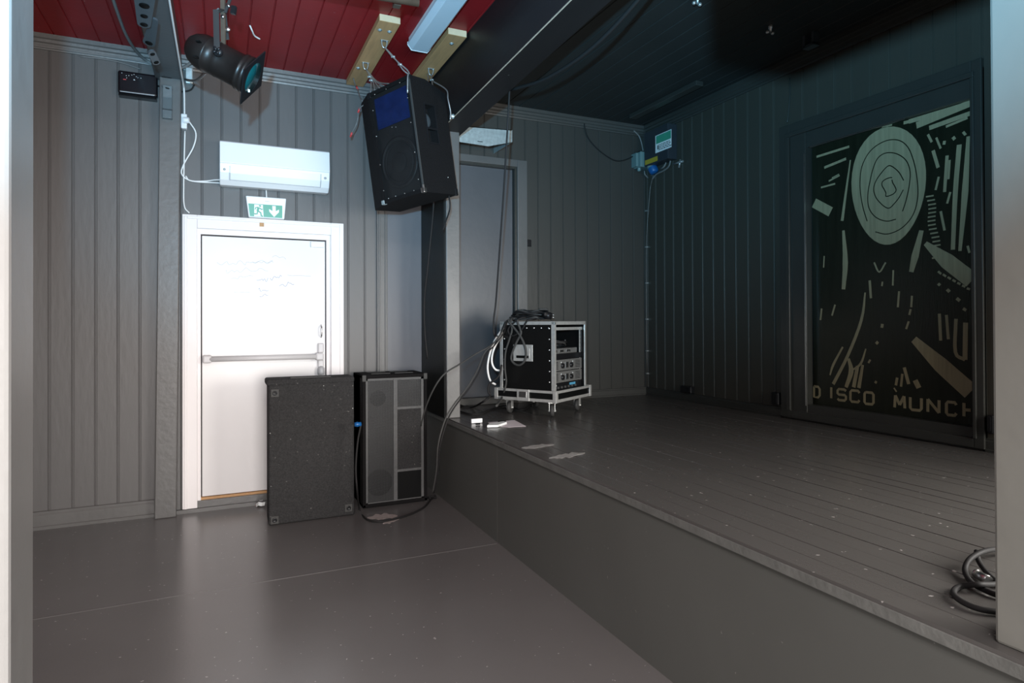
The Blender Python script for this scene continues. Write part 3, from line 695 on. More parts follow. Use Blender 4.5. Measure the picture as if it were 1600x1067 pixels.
# yoke arms, clamp
ya = at(339, 76, DC - .11); yt = at(337.5, 15, DC - .10)
yk = cR
def flat(mb, a_, b_, wd, th):
    a_, b_ = Vector(a_), Vector(b_); u = (b_ - a_).normalized(); f = cF - u * cF.dot(u); f.normalize(); s_ = u.cross(f)
    L_ = (b_ - a_).length; mb.obox(a_, (u, s_, f), (0, -wd / 2, -th / 2), (L_, wd / 2, th / 2)); return mb
mb = MB(); flat(mb, ya, yt, .028, .005); flat(mb, yt + cU * .0 + cF * .003, at(349, 18, DC + .08), .028, .005); flat(mb, at(349, 18, DC + .08), at(354, 62, DC + .09), .028, .005)
mb.build('yoke', 'yoke', par)
mb = MB(); kc = at(339.5, 80, DC - .105); mb.lathe(kc + cF * .012, -cF, [(0, .022), (.012, .022), (.016, .018), (.0165, .0)], 18)
for i in range(4):
    t = i * math.pi / 2 + .5; mb.tube([kc - cF * .006, kc - cF * .012 + (cR * math.cos(t) + cU * math.sin(t)) * .02], .006, 8)
mb.build('tilt_knob', 'black', par)
mb = MB(); flat(mb, at(349, 70, DC + .05), at(348, -40, DC + .05), .022, .012); mb.build('hanger_bar', 'rust', par)
mb = MB(); flat(mb, at(352, 20, DC + .04), at(362, -8, DC + .04), .014, .006); mb.build('clamp', 'yoke', par)
mb = MB(); mb.lathe(at(348, 26, DC + .03), -cF, [(0, .009), (.006, .008), (.0065, 0)], 12); mb.lathe(at(356, 46, DC + .06), -cF, [(0, .014), (.01, .012), (.0105, 0)], 12); mb.tube([at(354, 6, DC + .03), at(359, 11, DC + .03)], .006, 8)
mb.split('bolt', 'silver', par)
mb = MB(); flat(mb, at(366, 10, DC + .04), at(364, 22, DC + .04), .022, .02); mb.build('wing_nut', 'black', par)
hp = at(348, -40, DC + .05)
struct(MB().tube([hp + Vector((-1.2, .1, .02)), hp + Vector((1.0, -.1, .02))], .024, 12).build('lighting_pipe', 'rust'))
mb = MB()
for xx in (-1.1, .9): mb.box(hp + Vector((xx - .02, -.02, .02)), (hp.x + xx + .02, hp.y + .02, ZC))
struct(mb.build('pipe_hanger', 'rust'))
# hook stub in the red ceiling
cable('cable_end', 'short white cable stub poking out of the red ceiling', [on(390.5, 40, 2, 3.688), on(394, 48, 2, 3.67), on(398, 56, 2, 3.67), on(406, 61, 2, 3.675)], .006, 'cable_white', cat='cable stub')

# ------------------------------------------------------------------ fluorescent fitting and planks on the red ceiling
fl = thing('ceiling_light', 'long pale box light fitting on the red ceiling beside the black beam', 'ceiling light', (1.36, 3.8, ZC))
x0, x1, ya_, yb2 = 1.272, 1.455, 3.2, 4.64
MB().box((x0 + .01, ya_, 3.655), (x1 - .01, yb2, ZC)).build('base', 'white_plastic', fl)
MB().prism([(x0 + o, ya_ + .004, z) for o, z in [(0, 3.655), (0, 3.635), (.03, 3.598), (.183 - .03, 3.598), (.183, 3.635), (.183, 3.655)]], (0, yb2 - ya_ - .008, 0)).build('diffuser', 'diffuser', fl, bevel=.004)
MB().prism([(x0 - .001 + o, yb2 - .004, z) for o, z in [(0, 3.656), (0, 3.634), (.03, 3.596), (.185 - .03, 3.596), (.185, 3.634), (.185, 3.656)]], (0, .006, 0)).build('end_cap', 'white_plastic', fl)
def plank(x0, x1, y0, y1, label, shs, bolts):
    t = thing('timber_plank', label, 'plank', ((x0 + x1) / 2, (y0 + y1) / 2, ZC), 'planks bolted to the red ceiling')
    z0 = ZC - .048
    mb = MB(); mb.box((x0, y0 + .001, z0), (x1, y1, ZC)); mb.build('board', 'wood', t, bevel=.003)
    MB().box((x0 + .002, y0 - .001, z0 + .002), (x1 - .002, y0 + .0005, ZC - .001)).build('end_face', 'wood_end', t)
    for (bx_, by_) in bolts:
        MB().lathe((bx_, by_, z0), (0, 0, -1), [(0, .016), (.003, .016), (.003, .009), (.010, .008), (.0101, 0)], 12).build('bolt', 'galv', t)
    for (sx, sy) in shs:
        s_ = MB(); s_.tube(smooth([(sx - .018, sy, z0 + .004), (sx - .02, sy, z0 - .02), (sx - .01, sy, z0 - .05), (sx + .01, sy, z0 - .05), (sx + .02, sy, z0 - .02), (sx + .018, sy, z0 + .004)], 5), .005, 8)
        s_.box((sx - .028, sy - .012, z0 - .004), (sx + .028, sy + .012, z0)); s_.build('shackle', 'wire', t)
    return t
plank(.995, 1.145, 4.36, 5.66, 'pine plank on the red ceiling, left of the light fitting', [(1.10, 4.66), (1.055, 5.12)], [(1.03, 4.50), (1.10, 4.50), (1.02, 5.25)])
plank(1.50, 1.645, 4.36, 5.60, 'pine plank on the red ceiling, between light fitting and black beam', [(1.575, 5.02)], [(1.575, 4.50)])

# ------------------------------------------------------------------ hung loudspeaker
yaw, tilt, roll = .495, .092, .089
SW, SH, SD = .462, .861, .37
n0 = Vector((-math.cos(yaw), -math.sin(yaw), 0)); n2 = n0 * math.cos(tilt) - Z_ * math.sin(tilt); u2 = Z_ * math.cos(tilt) + n0 * math.sin(tilt); s2 = n2.cross(u2) * -1
s3 = s2 * math.cos(roll) + u2 * math.sin(roll); u3 = u2 * math.cos(roll) - s2 * math.sin(roll)
SO = Vector((1.337, 4.433, 2.486))
def sl(a, b, c): return SO - s3 * a + u3 * b - n2 * c       # a: leftwards, b: up, c: depth
hs = thing('hanging_loudspeaker', 'black carpeted loudspeaker hanging tilted from the red ceiling on steel wires', 'loudspeaker', tuple(sl(SW / 2, 0, SD / 2)))
# cabinet: front frame, sides; the left side flares outwards to the rear
FLR = .198
mb = MB()
rim = .028
H8 = [sl(0, 0, .0), sl(SW, 0, .0), sl(SW, SH, .0), sl(0, SH, .0)]
I8 = [sl(rim, rim, .0), sl(SW - rim, rim, .0), sl(SW - rim, SH - rim, .0), sl(rim, SH - rim, .0)]
J8 = [sl(rim, rim, .03), sl(SW - rim, rim, .03), sl(SW - rim, SH - rim, .03), sl(rim, SH - rim, .03)]
mb.add(H8 + I8 + J8, [(i, (i + 1) % 4, 4 + (i + 1) % 4, 4 + i) for i in range(4)] + [(4 + i, 4 + (i + 1) % 4, 8 + (i + 1) % 4, 8 + i) for i in range(4)] + [(8, 9, 10, 11)])
# right side with handle opening (a=0): b 0.40..0.70, c .13.. .24
hb0, hb1, hc0, hc1 = .385, .665, .125, .225
O4 = [sl(0, 0, 0), sl(0, 0, SD), sl(0, SH - .07, SD), sl(0, SH, SD * .45), sl(0, SH, 0)]
h4 = [sl(0, hb0, hc0), sl(0, hb0, hc1), sl(0, hb1, hc1), sl(0, hb1, hc0)]
h4i = [sl(.07, hb0, hc0), sl(.07, hb0, hc1), sl(.07, hb1, hc1), sl(.07, hb1, hc0)]
mb.add(O4 + h4 + h4i, [(0, 1, 6, 5), (1, 2, 7, 6), (2, 3, 8, 7), (3, 4, 8), (4, 0, 5, 8), (5, 6, 10, 9), (6, 7, 11, 10), (7, 8, 12, 11), (8, 5, 9, 12), (9, 10, 11, 12)])
FC = .10                                                        # the left side first runs back at an angle, then square
hk = .45
TT = [(0, SH, 0), (SW, SH, 0), (SW + FLR, SH, FC), (SW + FLR, SH, SD * hk), (SW + FLR, SH - .07, SD), (0, SH - .07, SD), (0, SH, SD * hk)]
BB = [(0, 0, 0), (SW, 0, 0), (SW + FLR, 0, FC), (SW + FLR, 0, SD), (0, 0, SD)]
mb.add([sl(*q) for q in TT], [(0, 1, 2, 3, 6), (6, 3, 4, 5)])
mb.add([sl(*q) for q in BB], [(0, 1, 2, 3, 4)])
mb.add([sl(SW, 0, 0), sl(SW, SH, 0), sl(SW + FLR, SH, FC), sl(SW + FLR, 0, FC)], [(0, 1, 2, 3)])
mb.add([sl(SW + FLR, 0, FC), sl(SW + FLR, SH, FC), sl(SW + FLR, SH, SD * hk), sl(SW + FLR, SH - .07, SD), sl(SW + FLR, 0, SD)], [(0, 1, 2, 3, 4)])
mb.add([sl(0, 0, SD), sl(SW + FLR, 0, SD), sl(SW + FLR, SH - .07, SD), sl(0, SH - .07, SD)], [(0, 1, 2, 3)])
cab = mb.build('cabinet', 'carpet_dark', hs)
fr3 = (s3 * -1, u3, n2 * -1)
MB().obox(SO, fr3, (rim, rim, .016), (SW - rim, SH - rim, .024)).build('grille', 'grille', hs)
MB().obox(SO, fr3, (.055, .565, .011), (SW - .055, .80, .015)).build('blue_horn', 'blue', hs)
mb = MB(); wc = sl(SW / 2, .275, .015)
mb.lathe(wc, n2, [(0, .195), (.004, .192), (.004, .176), (.001, .172), (-.0, .165)], 40); mb.lathe(wc, n2, [(.0005, .15), (.003, .146), (.0005, .142)], 36)
mb.lathe(wc, n2, [(.0005, .075), (.004, .06), (.006, .0)], 30)
mb.build('woofer', 'grille', hs)
mb = MB()
for a_, b_ in [(.04, .1), (.04, .3), (.04, .52), (.04, .70), (SW - .04, .1), (SW - .04, .3), (SW - .04, .52), (SW - .04, .72), (.1, .03), (.2, .03), (.3, .03), (.38, .03), (.10, SH - .03), (.25, SH - .03), (.38, SH - .03), (.2, .53), (.24, .54)]:
    mb.ball(sl(a_, b_, -.002), .0045, 6)
mb.ball(sl(-.001, .13, .28), .005, 6)
mb.split('screw', 'silver', hs)
# right front edge strip
MB().obox(SO, fr3, (-.003, .05, -.003), (.012, SH - .02, .004)).build('edge_strip', 'rubber', hs)
mb = MB(); mb.obox(SO, fr3, (-.004, -.004, -.004), (.03, .035, .03)); mb.obox(SO, fr3, (-.004, .0, -.004), (.012, .06, .012)); mb.build('corner_protector', 'silver', hs, bevel=.006)
mb = MB(); mb.obox(SO, fr3, (SW - .03, -.004, -.004), (SW + .004, .03, .03)); mb.build('corner_protector', 'galv', hs, bevel=.006)
mb = MB(); mb.obox(SO, fr3, (-.004, -.004, SD - .03), (.03, .05, SD + .004)); mb.build('corner_protector', 'black', hs, bevel=.006)
for u_ in (-.004, SW - .03): MB().obox(SO, fr3, (u_, SH - .04, -.004), (u_ + .034, SH + .004, .03)).build('corner_protector', 'black', hs, bevel=.006)
# handle: rim and cup
mb = MB()
for (b0, b1, c0_, c1_) in ((hb0 - .012, hb0, hc0 - .012, hc1 + .012), (hb1, hb1 + .012, hc0 - .012, hc1 + .012), (hb0, hb1, hc0 - .012, hc0), (hb0, hb1, hc1, hc1 + .012), (hb0 + .095, hb0 + .11, hc0, hc1)):
    mb.obox(SO, fr3, (-.005, b0, c0_), (.006, b1, c1_))
hd = mb.build('side_handle', 'black', hs, bevel=.002)
mb = MB(); mb.lathe(sl(.068, .57, .175), s3, [(0, .06), (.012, .058), (.02, .04), (.022, 0)], 24); mb.build('handle_cup', 'link', hd)

# suspension wires
def wire(label, strands, r=.0045, grips=(), group='suspension wires'):
    t = thing('suspension_wire', label, 'wire', tuple(Vector(strands[0][-1])), group)
    mb = MB()
    for s_ in strands: mb.tube(smooth(s_, 5), r, 6)
    mb.build('strand', 'wire', t)
    for g in grips: MB().tube([Vector(g) - cR * .014, Vector(g) + cR * .014], .008, 8).build('grip', 'galv', t)
    return t
tFR = sl(.02, SH + .004, .03); sh1 = Vector((1.10, 4.66, ZC - .095)); sh2 = Vector((1.055, 5.12, ZC - .095)); sh3 = Vector((1.575, 5.02, ZC - .095))
mid = sh1.lerp(tFR, .5)
wire('doubled steel wire from plank end to the hung loudspeaker near top corner', [[sh1, sh1.lerp(tFR, .3) + X_ * .004, mid, sh1.lerp(tFR, .8) + X_ * .02, tFR], [sh1, sh1.lerp(tFR, .3) - X_ * .006, mid, sh1.lerp(tFR, .8) - X_ * .015, tFR], [tFR, tFR - n2 * .03 * -1 + Vector((.0, -.03, -.02)), tFR + Vector((-.03, -.05, -.15))]], .0055, [sh1.lerp(tFR, .35), sh1.lerp(tFR, .62)])
tl = sl(SW - .05, SH + .003, .05)
wire('fan of steel wires from plank shackle to the hung loudspeaker far top corner', [[sh2, sh2.lerp(tl, .5) + X_ * .012 * k, sl(SW - .02 - .055 * k, SH + .003, .015)] for k in range(5)], .005, [sh2.lerp(tl, .35), sh2.lerp(tl, .5)])
tr = sl(.03, SH - .03, SD * .75)
wire('steel wire from the plank by the beam, one end hanging loose', [[sh3, sh3.lerp(tr, .5), tr], [sh3 - X_ * .03, sh3.lerp(tr, .4) - X_ * .03, tr - X_ * .05], [sh3.lerp(tr, .5), at(697, 140, 4.8), at(700, 155, 4.7), at(704, 175, 4.7), at(703.5, 187, 4.7)]], .0055, [sh3.lerp(tr, .45)])
lt = thing('loose_wire', 'loose grey wire with red taped ends hanging at the left of the hung loudspeaker', 'wire', tuple(at(549, 210, 5.3)))
e1 = on(552, 122, 2, ZC - .048)
mb = MB(); mb.tube(smooth([e1, at(555, 132, 5.4), at(559, 142, 5.3), at(562, 150, 5.2), at(566, 158, 5.1)], 5), .005, 6)
mb.tube(smooth([at(576, 152, 5.0), at(570, 162, 5.0), at(561, 171, 5.05), at(559, 185, 5.1), at(556, 196, 5.1), at(549, 209, 5.15)], 5), .0045, 6); mb.build('strand', 'cable_grey', lt)
mb = MB(); mb.tube([at(562, 169, 5.05), at(559.5, 176, 5.06)], .008, 8); mb.tube([at(550, 207, 5.14), at(547.5, 214, 5.16)], .008, 8); mb.tube([at(557, 135, 5.35), at(558.5, 139, 5.33)], .008, 8); mb.split('red_tape', 'redtape', lt)
# bolt with white head at the beam end
pb_ = on(708.5, 182, 0, 1.655)
mb = MB().lathe(pb_, (-1, 0, 0), [(0, .02), (.02, .018), (.03, .012), (.031, 0)], 14)
tag(mb.build('beam_bolt', 'galv'), 'pale metal bolt at the foot of the black beam by the return wall', 'bolt')

# cables down the black return wall
cable('cable', 'black cable hanging down the black return wall below the hung loudspeaker', [at(678, 305, 5.25), at(676, 340, 5.3), at(668, 420, 5.35), at(663, 470, 5.4), at(664, 520, 5.4), at(668, 560, 5.4)], .008, 'cable')
cable('cable', 'short black cable trailing from the right rear corner of the hung loudspeaker', [sl(.04, .004, .31), at(703, 325, 4.85), at(697, 345, 4.92), at(692, 360, 4.95)], .006, 'cable')

# ------------------------------------------------------------------ galvanised sheet bracket
gb = thing('sheet_bracket', 'galvanised steel sheet bracket on the wall above the stage door', 'bracket', (2.15, 5.3, 3.14))
yG = 5.3
q = [on(719, 197, 1, yG), on(800, 203, 1, yG), on(800, 222, 1, yG), on(763, 228.5, 1, yG), on(719, 221.5, 1, yG)]
q[0].x = q[4].x = 1.87
MB().prism(q, (0, .003, 0)).build('face_sheet', 'galv', gb)
mb = MB(); mb.prism([q[0], q[1], q[1] + Vector((0, 0, -.006)), q[0] + Vector((0, 0, -.006))], (0, YB - yG - .01, 0)); mb.build('top_sheet', 'galv', gb)
mb = MB(); mb.prism([q[1], q[1] + X_ * .003, q[2] + X_ * .003, q[2]], (0, YB - yG, 0)); mb.build('end_sheet', 'galv', gb)
mb = MB(); mb.box((q[4].x + .03, yG - .001, q[4].z + .09), (q[4].x + .065, yG, q[4].z + .096)); mb.box((2.1, yG - .001, q[3].z + .03), (2.15, yG, q[3].z + .036)); mb.split('slot', 'blackm', gb)
# rope/cable hanging from beam, knot
rp = thing('hanging_cable', 'dark cable hanging from the black beam down to the flight case', 'cable', (1.9, 4.4, 1.6))
top = Vector((1.875, 3.98, zb(3.98) - .01))
topp = on(797, 124, 0, 1.875)
mb = MB(); mb.tube(smooth([topp, at(793, 200, 4.55), at(787, 300, 4.75), at(780, 400, 4.95), at(775, 470, 5.08), at(771.5, 500, 5.1), at(772, 522, 5.1), at(777, 525, 5.05)], 6), .0075, 8); mb.build('cord', 'cable', rp)
mb = MB(); mb.ball(topp + Vector((0, 0, .0)), .02, 8); mb.tube([topp, topp + Vector((.03, 0, -.02)), topp + Vector((.03, -.02, .03))], .008, 6); mb.build('knot', 'wire', rp)
cable('cable', 'black cable sagging along the underside of the black beam', [topp + Vector((0, .2, .03)), on(820, 100, 0, 1.90), on(850, 80, 0, 1.90), on(880, 55, 0, 1.90), on(930, 15, 0, 1.90), on(970, -20, 0, 1.88)], .013, 'cable')
cable('cable', 'thick black cable drooping below the stage ceiling beside the beam', [Vector((1.885, 4.1, 3.20)), Vector((1.97, 3.7, 3.16)), Vector((2.02, 3.2, 3.18)), Vector((2.03, 2.7, 3.28)), Vector((2.0, 2.2, 3.42)), Vector((1.98, 1.7, 3.6))], .012, 'cable')

# ------------------------------------------------------------------ stage ceiling batten, hooks
tag(MB().box((3.845, 4.40, 3.645), (3.93, 5.42, ZC)).build('ceiling_batten', 'trim_dark', bevel=.006), 'long dark batten on the stage ceiling near the corner', 'batten')
def hook(px, py, label, r=.03):
    q_ = on(px, py, 2, ZC - .05); mb = MB(); mb.lathe(q_ + Z_ * .05, (0, 0, -1), [(0, r * .7), (.02, r * .7), (.022, .01), (.05, .008)], 12)
    mb.ball(q_ + X_ * .02, r * .6, 8).ball(q_ - X_ * .03, r * .6, 8); tag(mb.build('ceiling_hook', 'wire'), label, 'hook')
hook(1090, 6, 'small silver hook in the black ceiling shadow at the top edge', .022)
hook(1204, 51, 'small silver hook in the middle of the black ceiling shadow', .022)
cb = thing('lamp_clamp', 'small dark clamp on the stage ceiling, right of the silver hook', 'clamp', tuple(on(1267, 68, 2, ZC)))
q_ = on(1267, 66, 2, ZC - .06)
mb = MB(); mb.box(q_ + Vector((-.03, -.05, -.03)), q_ + Vector((.03, -.03, .06))).box(q_ + Vector((-.03, .03, -.03)), q_ + Vector((.03, .05, .06))).box(q_ + Vector((-.03, -.05, -.04)), q_ + Vector((.03, .05, -.02))); mb.build('bracket', 'link', cb)

# ------------------------------------------------------------------ electrical boxes in the stage corner
em = thing('emergency_box', 'dark emergency light box with a green and white notice in the stage corner', 'emergency box', (XR, 5.4, 3.2))
MB().box((XR - .12, 5.19, 3.21), (XR, 5.59, 3.575)).build('case', 'boxdark', em, bevel=.006)
xe = XR - .121
def em_(x, y): return on(x, y, 0, xe)
la, lb_ = em_(1024, 214), em_(1049, 229)
lab = MB().box((xe, lb_.y, lb_.z - .005), (xe + .002, la.y, la.z + .01)).build('notice', 'signwhite', em)
hgt = la.z - lb_.z; wy = la.y - lb_.y
MB().box((xe - .0006, lb_.y + .005, lb_.z + hgt * .52), (xe, la.y - .012, la.z + .003)).build('green_field', 'green', lab)
mb = MB(); rr = random.Random(5)
for r_ in range(4):
    y_ = la.y - wy * .2
    while y_ > lb_.y + .03:
        l_ = .012 + rr.random() * .03; mb.box((xe - .0006, y_ - l_, lb_.z + hgt * (.08 + r_ * .1)), (xe, y_, lb_.z + hgt * (.08 + r_ * .1) + .007)); y_ -= l_ + .008
mb.box((xe - .0008, la.y - .05, lb_.z + hgt * .15), (xe, la.y - .035, lb_.z + hgt * .4)); mb.split('print_line', 'blackm', lab)
MB().box((xe, 5.36, 3.225), (xe + .002, 5.575, 3.275)).build('yellow_label', 'yellow', em)
jb2 = thing('power_box', 'grey teal power socket box with blue plug in the stage corner', 'socket box', (4.2, YB - .05, 3.2))
qa, qb = on(1001, 236, 1, YB - .13), on(1025, 263, 1, YB - .13)
MB().box((qa.x, YB - .13, qb.z), (qb.x, YB, qa.z)).build('case', 'tealbox', jb2, bevel=.008)
MB().box((qa.x - .03, YB - .09, qb.z + .01), (qa.x, YB, qa.z - .01)).build('side_cover', 'tealbox', jb2, bevel=.004)
pc = on(1019, 262, 1, YB - .2); pd = Vector((.25, -.45, -1)).normalized()
mb = MB(); mb.lathe(pc - pd * .09, pd, [(0, .03), (.01, .045), (.06, .048), (.09, .05)], 18); mb.build('socket', 'tealbox', jb2)
mb = MB(); mb.lathe(pc, pd, [(0, .052), (.05, .05), (.065, .042), (.07, .02), (.071, 0)], 18); mb.build('blue_plug', 'bluep', jb2)
mb = MB(); mb.lathe((qa.x + .03, YB - .06, qb.z), (0, 0, -1), [(0, .02), (.03, .02), (.035, .01), (.036, 0)], 12); mb.build('gland', 'tealbox', jb2)
cable('cable', 'thin cable from the cornice to the power socket box', [on(990, 204, 1, YB - .03), on(998, 212, 1, YB - .03), on(1002, 222, 1, YB - .03), on(1005, 236, 1, YB - .04)], .008, 'cable_grey')
cable('cable', 'thin black cable sagging across the stage back wall to the power socket box', [on(912, 184, 1, YB - .03), on(915, 205, 1, YB - .03), on(923, 221, 1, YB - .015), on(940, 238, 1, YB - .015), on(962, 251, 1, YB - .015), on(982, 248, 1, YB - .015), on(1000, 236, 1, YB - .05)], .006, 'cable')
cable('cable', 'cable looping from the emergency box down to the blue plug', [on(1041, 243, 0, XR - .03), on(1040, 256, 0, XR - .02), on(1034, 263, 0, XR - .02), on(1028, 262, 1, YB - .10)], .009, 'cable_grey')
cable('cable', 'cable looping from the emergency box to the corner pipe', [on(1048, 243, 0, XR - .03), on(1046, 258, 0, XR - .02), on(1038, 266, 0, XR - .015), on(1026, 272, 0, XR - .015), on(1019, 280, 0, XR - .012)], .009, 'cable_grey')
cable('cable', 'small loop of cable under the power socket box', [on(1007, 267, 1, YB - .05), on(1008, 273, 1, YB - .05), on(1014, 278, 1, YB - .05), on(1019, 273, 1, YB - .12)], .008, 'cable_grey')
vp = thing('corner_conduit', 'thin clipped conduit running down the stage corner', 'conduit', (XR - .02, YB - .02, .8))
mb = MB(); mb.tube(smooth([on(1021, 272, 0, XR - .015), on(1018, 285, 0, XR - .014), on(1015, 305, 0, XR - .014), (XR - .016, 5.70, 2.3), (XR - .016, 5.70, .81)], 5), .007, 7); mb.build('pipe', 'trim_stage', vp)
for z_ in (2.75, 2.35, 1.95, 1.55, 1.2, .95): MB().box((XR - .026, 5.688, z_), (XR, 5.712, z_ + .014)).build('clip', 'wire', vp)
mb = MB(); q1, q2 = on(1053, 256, 0, XR - .03), on(1067, 252, 0, XR - .03); mb.tube([q1, q2], .012, 8); mb.tube([on(1063, 249, 0, XR - .02), on(1061, 262, 0, XR - .02)], .010, 8)
tag(mb.build('wall_cleat', 'wire'), 'small silver cleat on the wall right of the emergency box', 'cleat')
# thin pipe on the right wall above the artwork frame
cable('conduit', 'thin conduit on the right wall above the artwork frame corner', [on(1234, 122, 0, XR - .012), on(1234, 150, 0, XR - .012), on(1232, 175, 0, XR - .012), on(1230, 192, 0, XR - .012)], .005, 'trim_dark', cat='conduit')
# sockets low on the right wall
def wsock(px0, py0, px1, py1, label):
    a_, b_ = on(px0, py0, 0, XR - .04), on(px1, py1, 0, XR - .04); t = thing('power_socket', label, 'socket', (XR, (a_.y + b_.y) / 2, b_.z))
    MB().box((XR - .05, b_.y, min(a_.z, b_.z)), (XR, a_.y, max(a_.z, b_.z))).build('case', 'black', t, bevel=.006)
    MB().box((XR - .058, b_.y + .01, b_.z + .02), (XR - .05, b_.y + .028, max(a_.z, b_.z) - .01)).build('cover', 'black', t)
wsock(1064, 602, 1080.5, 615, 'small black wall socket low on the right wall near the stage corner')
wsock(1205.5, 612.5, 1217, 633, 'black wall socket low on the right wall beside the artwork frame')
wsock(1543, 648, 1553, 678, 'black socket just right of the artwork frame, half hidden by the pillar')

# ------------------------------------------------------------------ floor loudspeakers
s1 = thing('floor_loudspeaker', 'black carpeted cabinet turned plain side out in front of the white door', 'loudspeaker', (.63, 5.18, 0), 'loudspeakers on the floor')
x0, x1, y0, y1, z1 = .312, .948, 5.072, 5.30, 1.105
MB().box((x0, y0, .006), (x1, y1, z1 - .04)).build('cabinet', 'carpet', s1, bevel=.012)
MB().box((x0 - .016, y0 - .003, z1 - .05), (x1 + .003, y1, z1)).build('lid', 'carpet', s1, bevel=.016, seg=3)
mb = MB(); mb.box((x0 + .16, y0 + .02, z1), (x0 + .46, y0 + .045, z1 + .006)); mb.box((x0 + .16, y0 + .05, z1), (x0 + .46, y0 + .06, z1 + .004)); mb.build('top_strip', 'rubber', s1)
for (cx, cz) in [(x0 + .015, z1 - .135), (x1 - .075, .035), (x0 + .012, .012)]:
    f = MB().box((cx, y0 - .006, cz), (cx + .058, y0, cz + .06)).build('corner_plate', 'rubber', s1, bevel=.003)
    MB().lathe((cx + .029, y0 - .006, cz + .03), (0, -1, 0), [(0, .018), (.003, .017), (.003, .010), (.001, .008), (.0011, 0)], 16).build('screw_cup', 'black', f)
mb = MB()
for (px, pz) in [(x0 + .01, .7), (x1 - .012, .85), (x1 - .012, 1.03), (x0 + .40, z1 - .065), (x0 + .015, .3)]: mb.ball((px, y0 - .001, pz), .005, 6)
mb.split('screw', 'silver', s1)
s2_ = thing('floor_loudspeaker', 'black grilled loudspeaker standing on the floor beside the stage front', 'loudspeaker', (1.31, 5.4, 0), 'loudspeakers on the floor')
x0, x1, y0, y1, z1 = 1.040, 1.588, 5.200, 5.60, 1.095
mb = MB(); t_ = .028
mb.box((x0, y0, .008), (x0 + t_, y1, z1)).box((x1 - t_, y0, .008), (x1, y1, z1)).box((x0, y0, .008), (x1, y1, .008 + t_)).box((x0, y0, z1 - t_), (x1, y1, z1)).box((x0, y0 + .1, .01), (x1, y1, z1 - .002))
mb.build('cabinet', 'carpet_dark', s2_, bevel=.006)
# baffle: left column grille, right column panel with two ports
xm = x0 + .275
MB().box((x0 + t_, y0 + .02, t_), (x1 - t_, y0 + .03, z1 - t_)).build('baffle', 'grille', s2_)
mb = MB()
mb.box((x0 + t_, y0 + .010, t_), (x0 + t_ + .016, y0 + .021, z1 - t_)).box((x1 - t_ - .022, y0 + .010, t_), (x1 - t_, y0 + .021, z1 - t_)).box((xm - .016, y0 + .008, t_), (xm + .016, y0 + .021, z1 - t_))
mb.box((x0 + t_, y0 + .01, t_), (x1 - t_, y0 + .021, t_ + .016)).box((x0 + t_, y0 + .01, z1 - t_ - .018), (x1 - t_, y0 + .021, z1 - t_))
mb.box((xm, y0 + .009, .80), (x1 - t_, y0 + .021, .82)).box((xm, y0 + .009, .275), (x1 - t_, y0 + .021, .295))
mb.build('baffle_rails', 'rail', s2_)
MB().box((xm + .016, y0 + .013, .295), (x1 - t_ - .022, y0 + .02, .80)).build('front_panel', 'carpet', s2_)
MB().box((xm + .016, y0 + .017, t_ + .016), (x1 - t_ - .022, y0 + .0215, .275)).build('lower_port', 'blackm', s2_)
# grille mesh: fine wires
mb = MB(); gy = y0 + .014
xx = x0 + t_ + .022
while xx < xm - .018: mb.box((xx, gy, t_ + .016), (xx + .0016, gy + .0014, z1 - t_ - .018)); xx += .0092
zz_ = t_ + .02
while zz_ < z1 - t_ - .02: mb.box((x0 + t_ + .016, gy, zz_), (xm - .016, gy + .0014, zz_ + .0016)); zz_ += .0092
xx = xm + .02
while xx < x1 - t_ - .024: mb.box((xx, gy, .82), (xx + .0016, gy + .0014, z1 - t_ - .018)); xx += .0092
zz_ = .824
while zz_ < z1 - t_ - .02: mb.box((xm + .016, gy, zz_), (x1 - t_ - .022, gy + .0014, zz_ + .0016)); zz_ += .0092
mb.build('grille', 'mesh_wire', s2_)
mb = MB(); mb.lathe((x0 + .13, y0 + .0195, .90), (0, -1, 0), [(0, .066), (.001, .064), (.0012, .04), (.0013, 0)], 24); mb.build('tweeter', 'blackm', s2_)
mb = MB(); mb.lathe((x0 + .14, y0 + .0195, .20), (0, -1, 0), [(0, .11), (.001, .108), (.0012, .08), (.0013, 0)], 28); mb.build('woofer', 'blackm', s2_)
mb = MB(); mb.box((x0 - .002, y0 - .004, z1 - .05), (x0 + .03, y0 + .012, z1 + .003)).build('corner_protector', 'rubber', s2_, bevel=.004)
mb = MB(); mb.box((x1 - .03, y0 - .004, z1 - .05), (x1 + .002, y0 + .012, z1 + .003)).build('corner_protector', 'rubber', s2_, bevel=.004)
mb = MB()
for a_ in (.10, .30): mb.box((x0 + a_ - .0, y0 + .12, z1), (x0 + a_ + .16, y0 + .15, z1 + .005)).box((x0 + a_, y0 + .30, z1), (x0 + a_ + .16, y0 + .32, z1 + .004))
mb.split('top_rail', 'rubber', s2_)
# cable between the two loudspeakers, blue connector
kc2 = thing('speaker_cable', 'black cable with blue connector looping between the two floor loudspeakers', 'cable', (1.1, 5.1, 0))
pbc = Vector((1.005, 5.17, .70)); pbc = at(558, 663, 4.83)
mb = MB(); mb.tube([pbc - X_ * .02, pbc + X_ * .03], .017, 10); mb.ball(pbc, .02, 8); mb.build('connector', 'bluep', kc2)
fz = lambda x, y: on(x, y, 2, .008)
mb = MB(); mb.tube(smooth([pbc + X_ * .03, at(559, 690, 4.83), at(556, 730, 4.82), at(558, 765, 4.80), fz(562, 796), fz(571, 810), fz(588, 815), fz(612, 812), fz(640, 804), fz(662, 793), fz(672, 782), fz(680, 774)], 6), .0075, 8); mb.build('cord', 'cable', kc2)
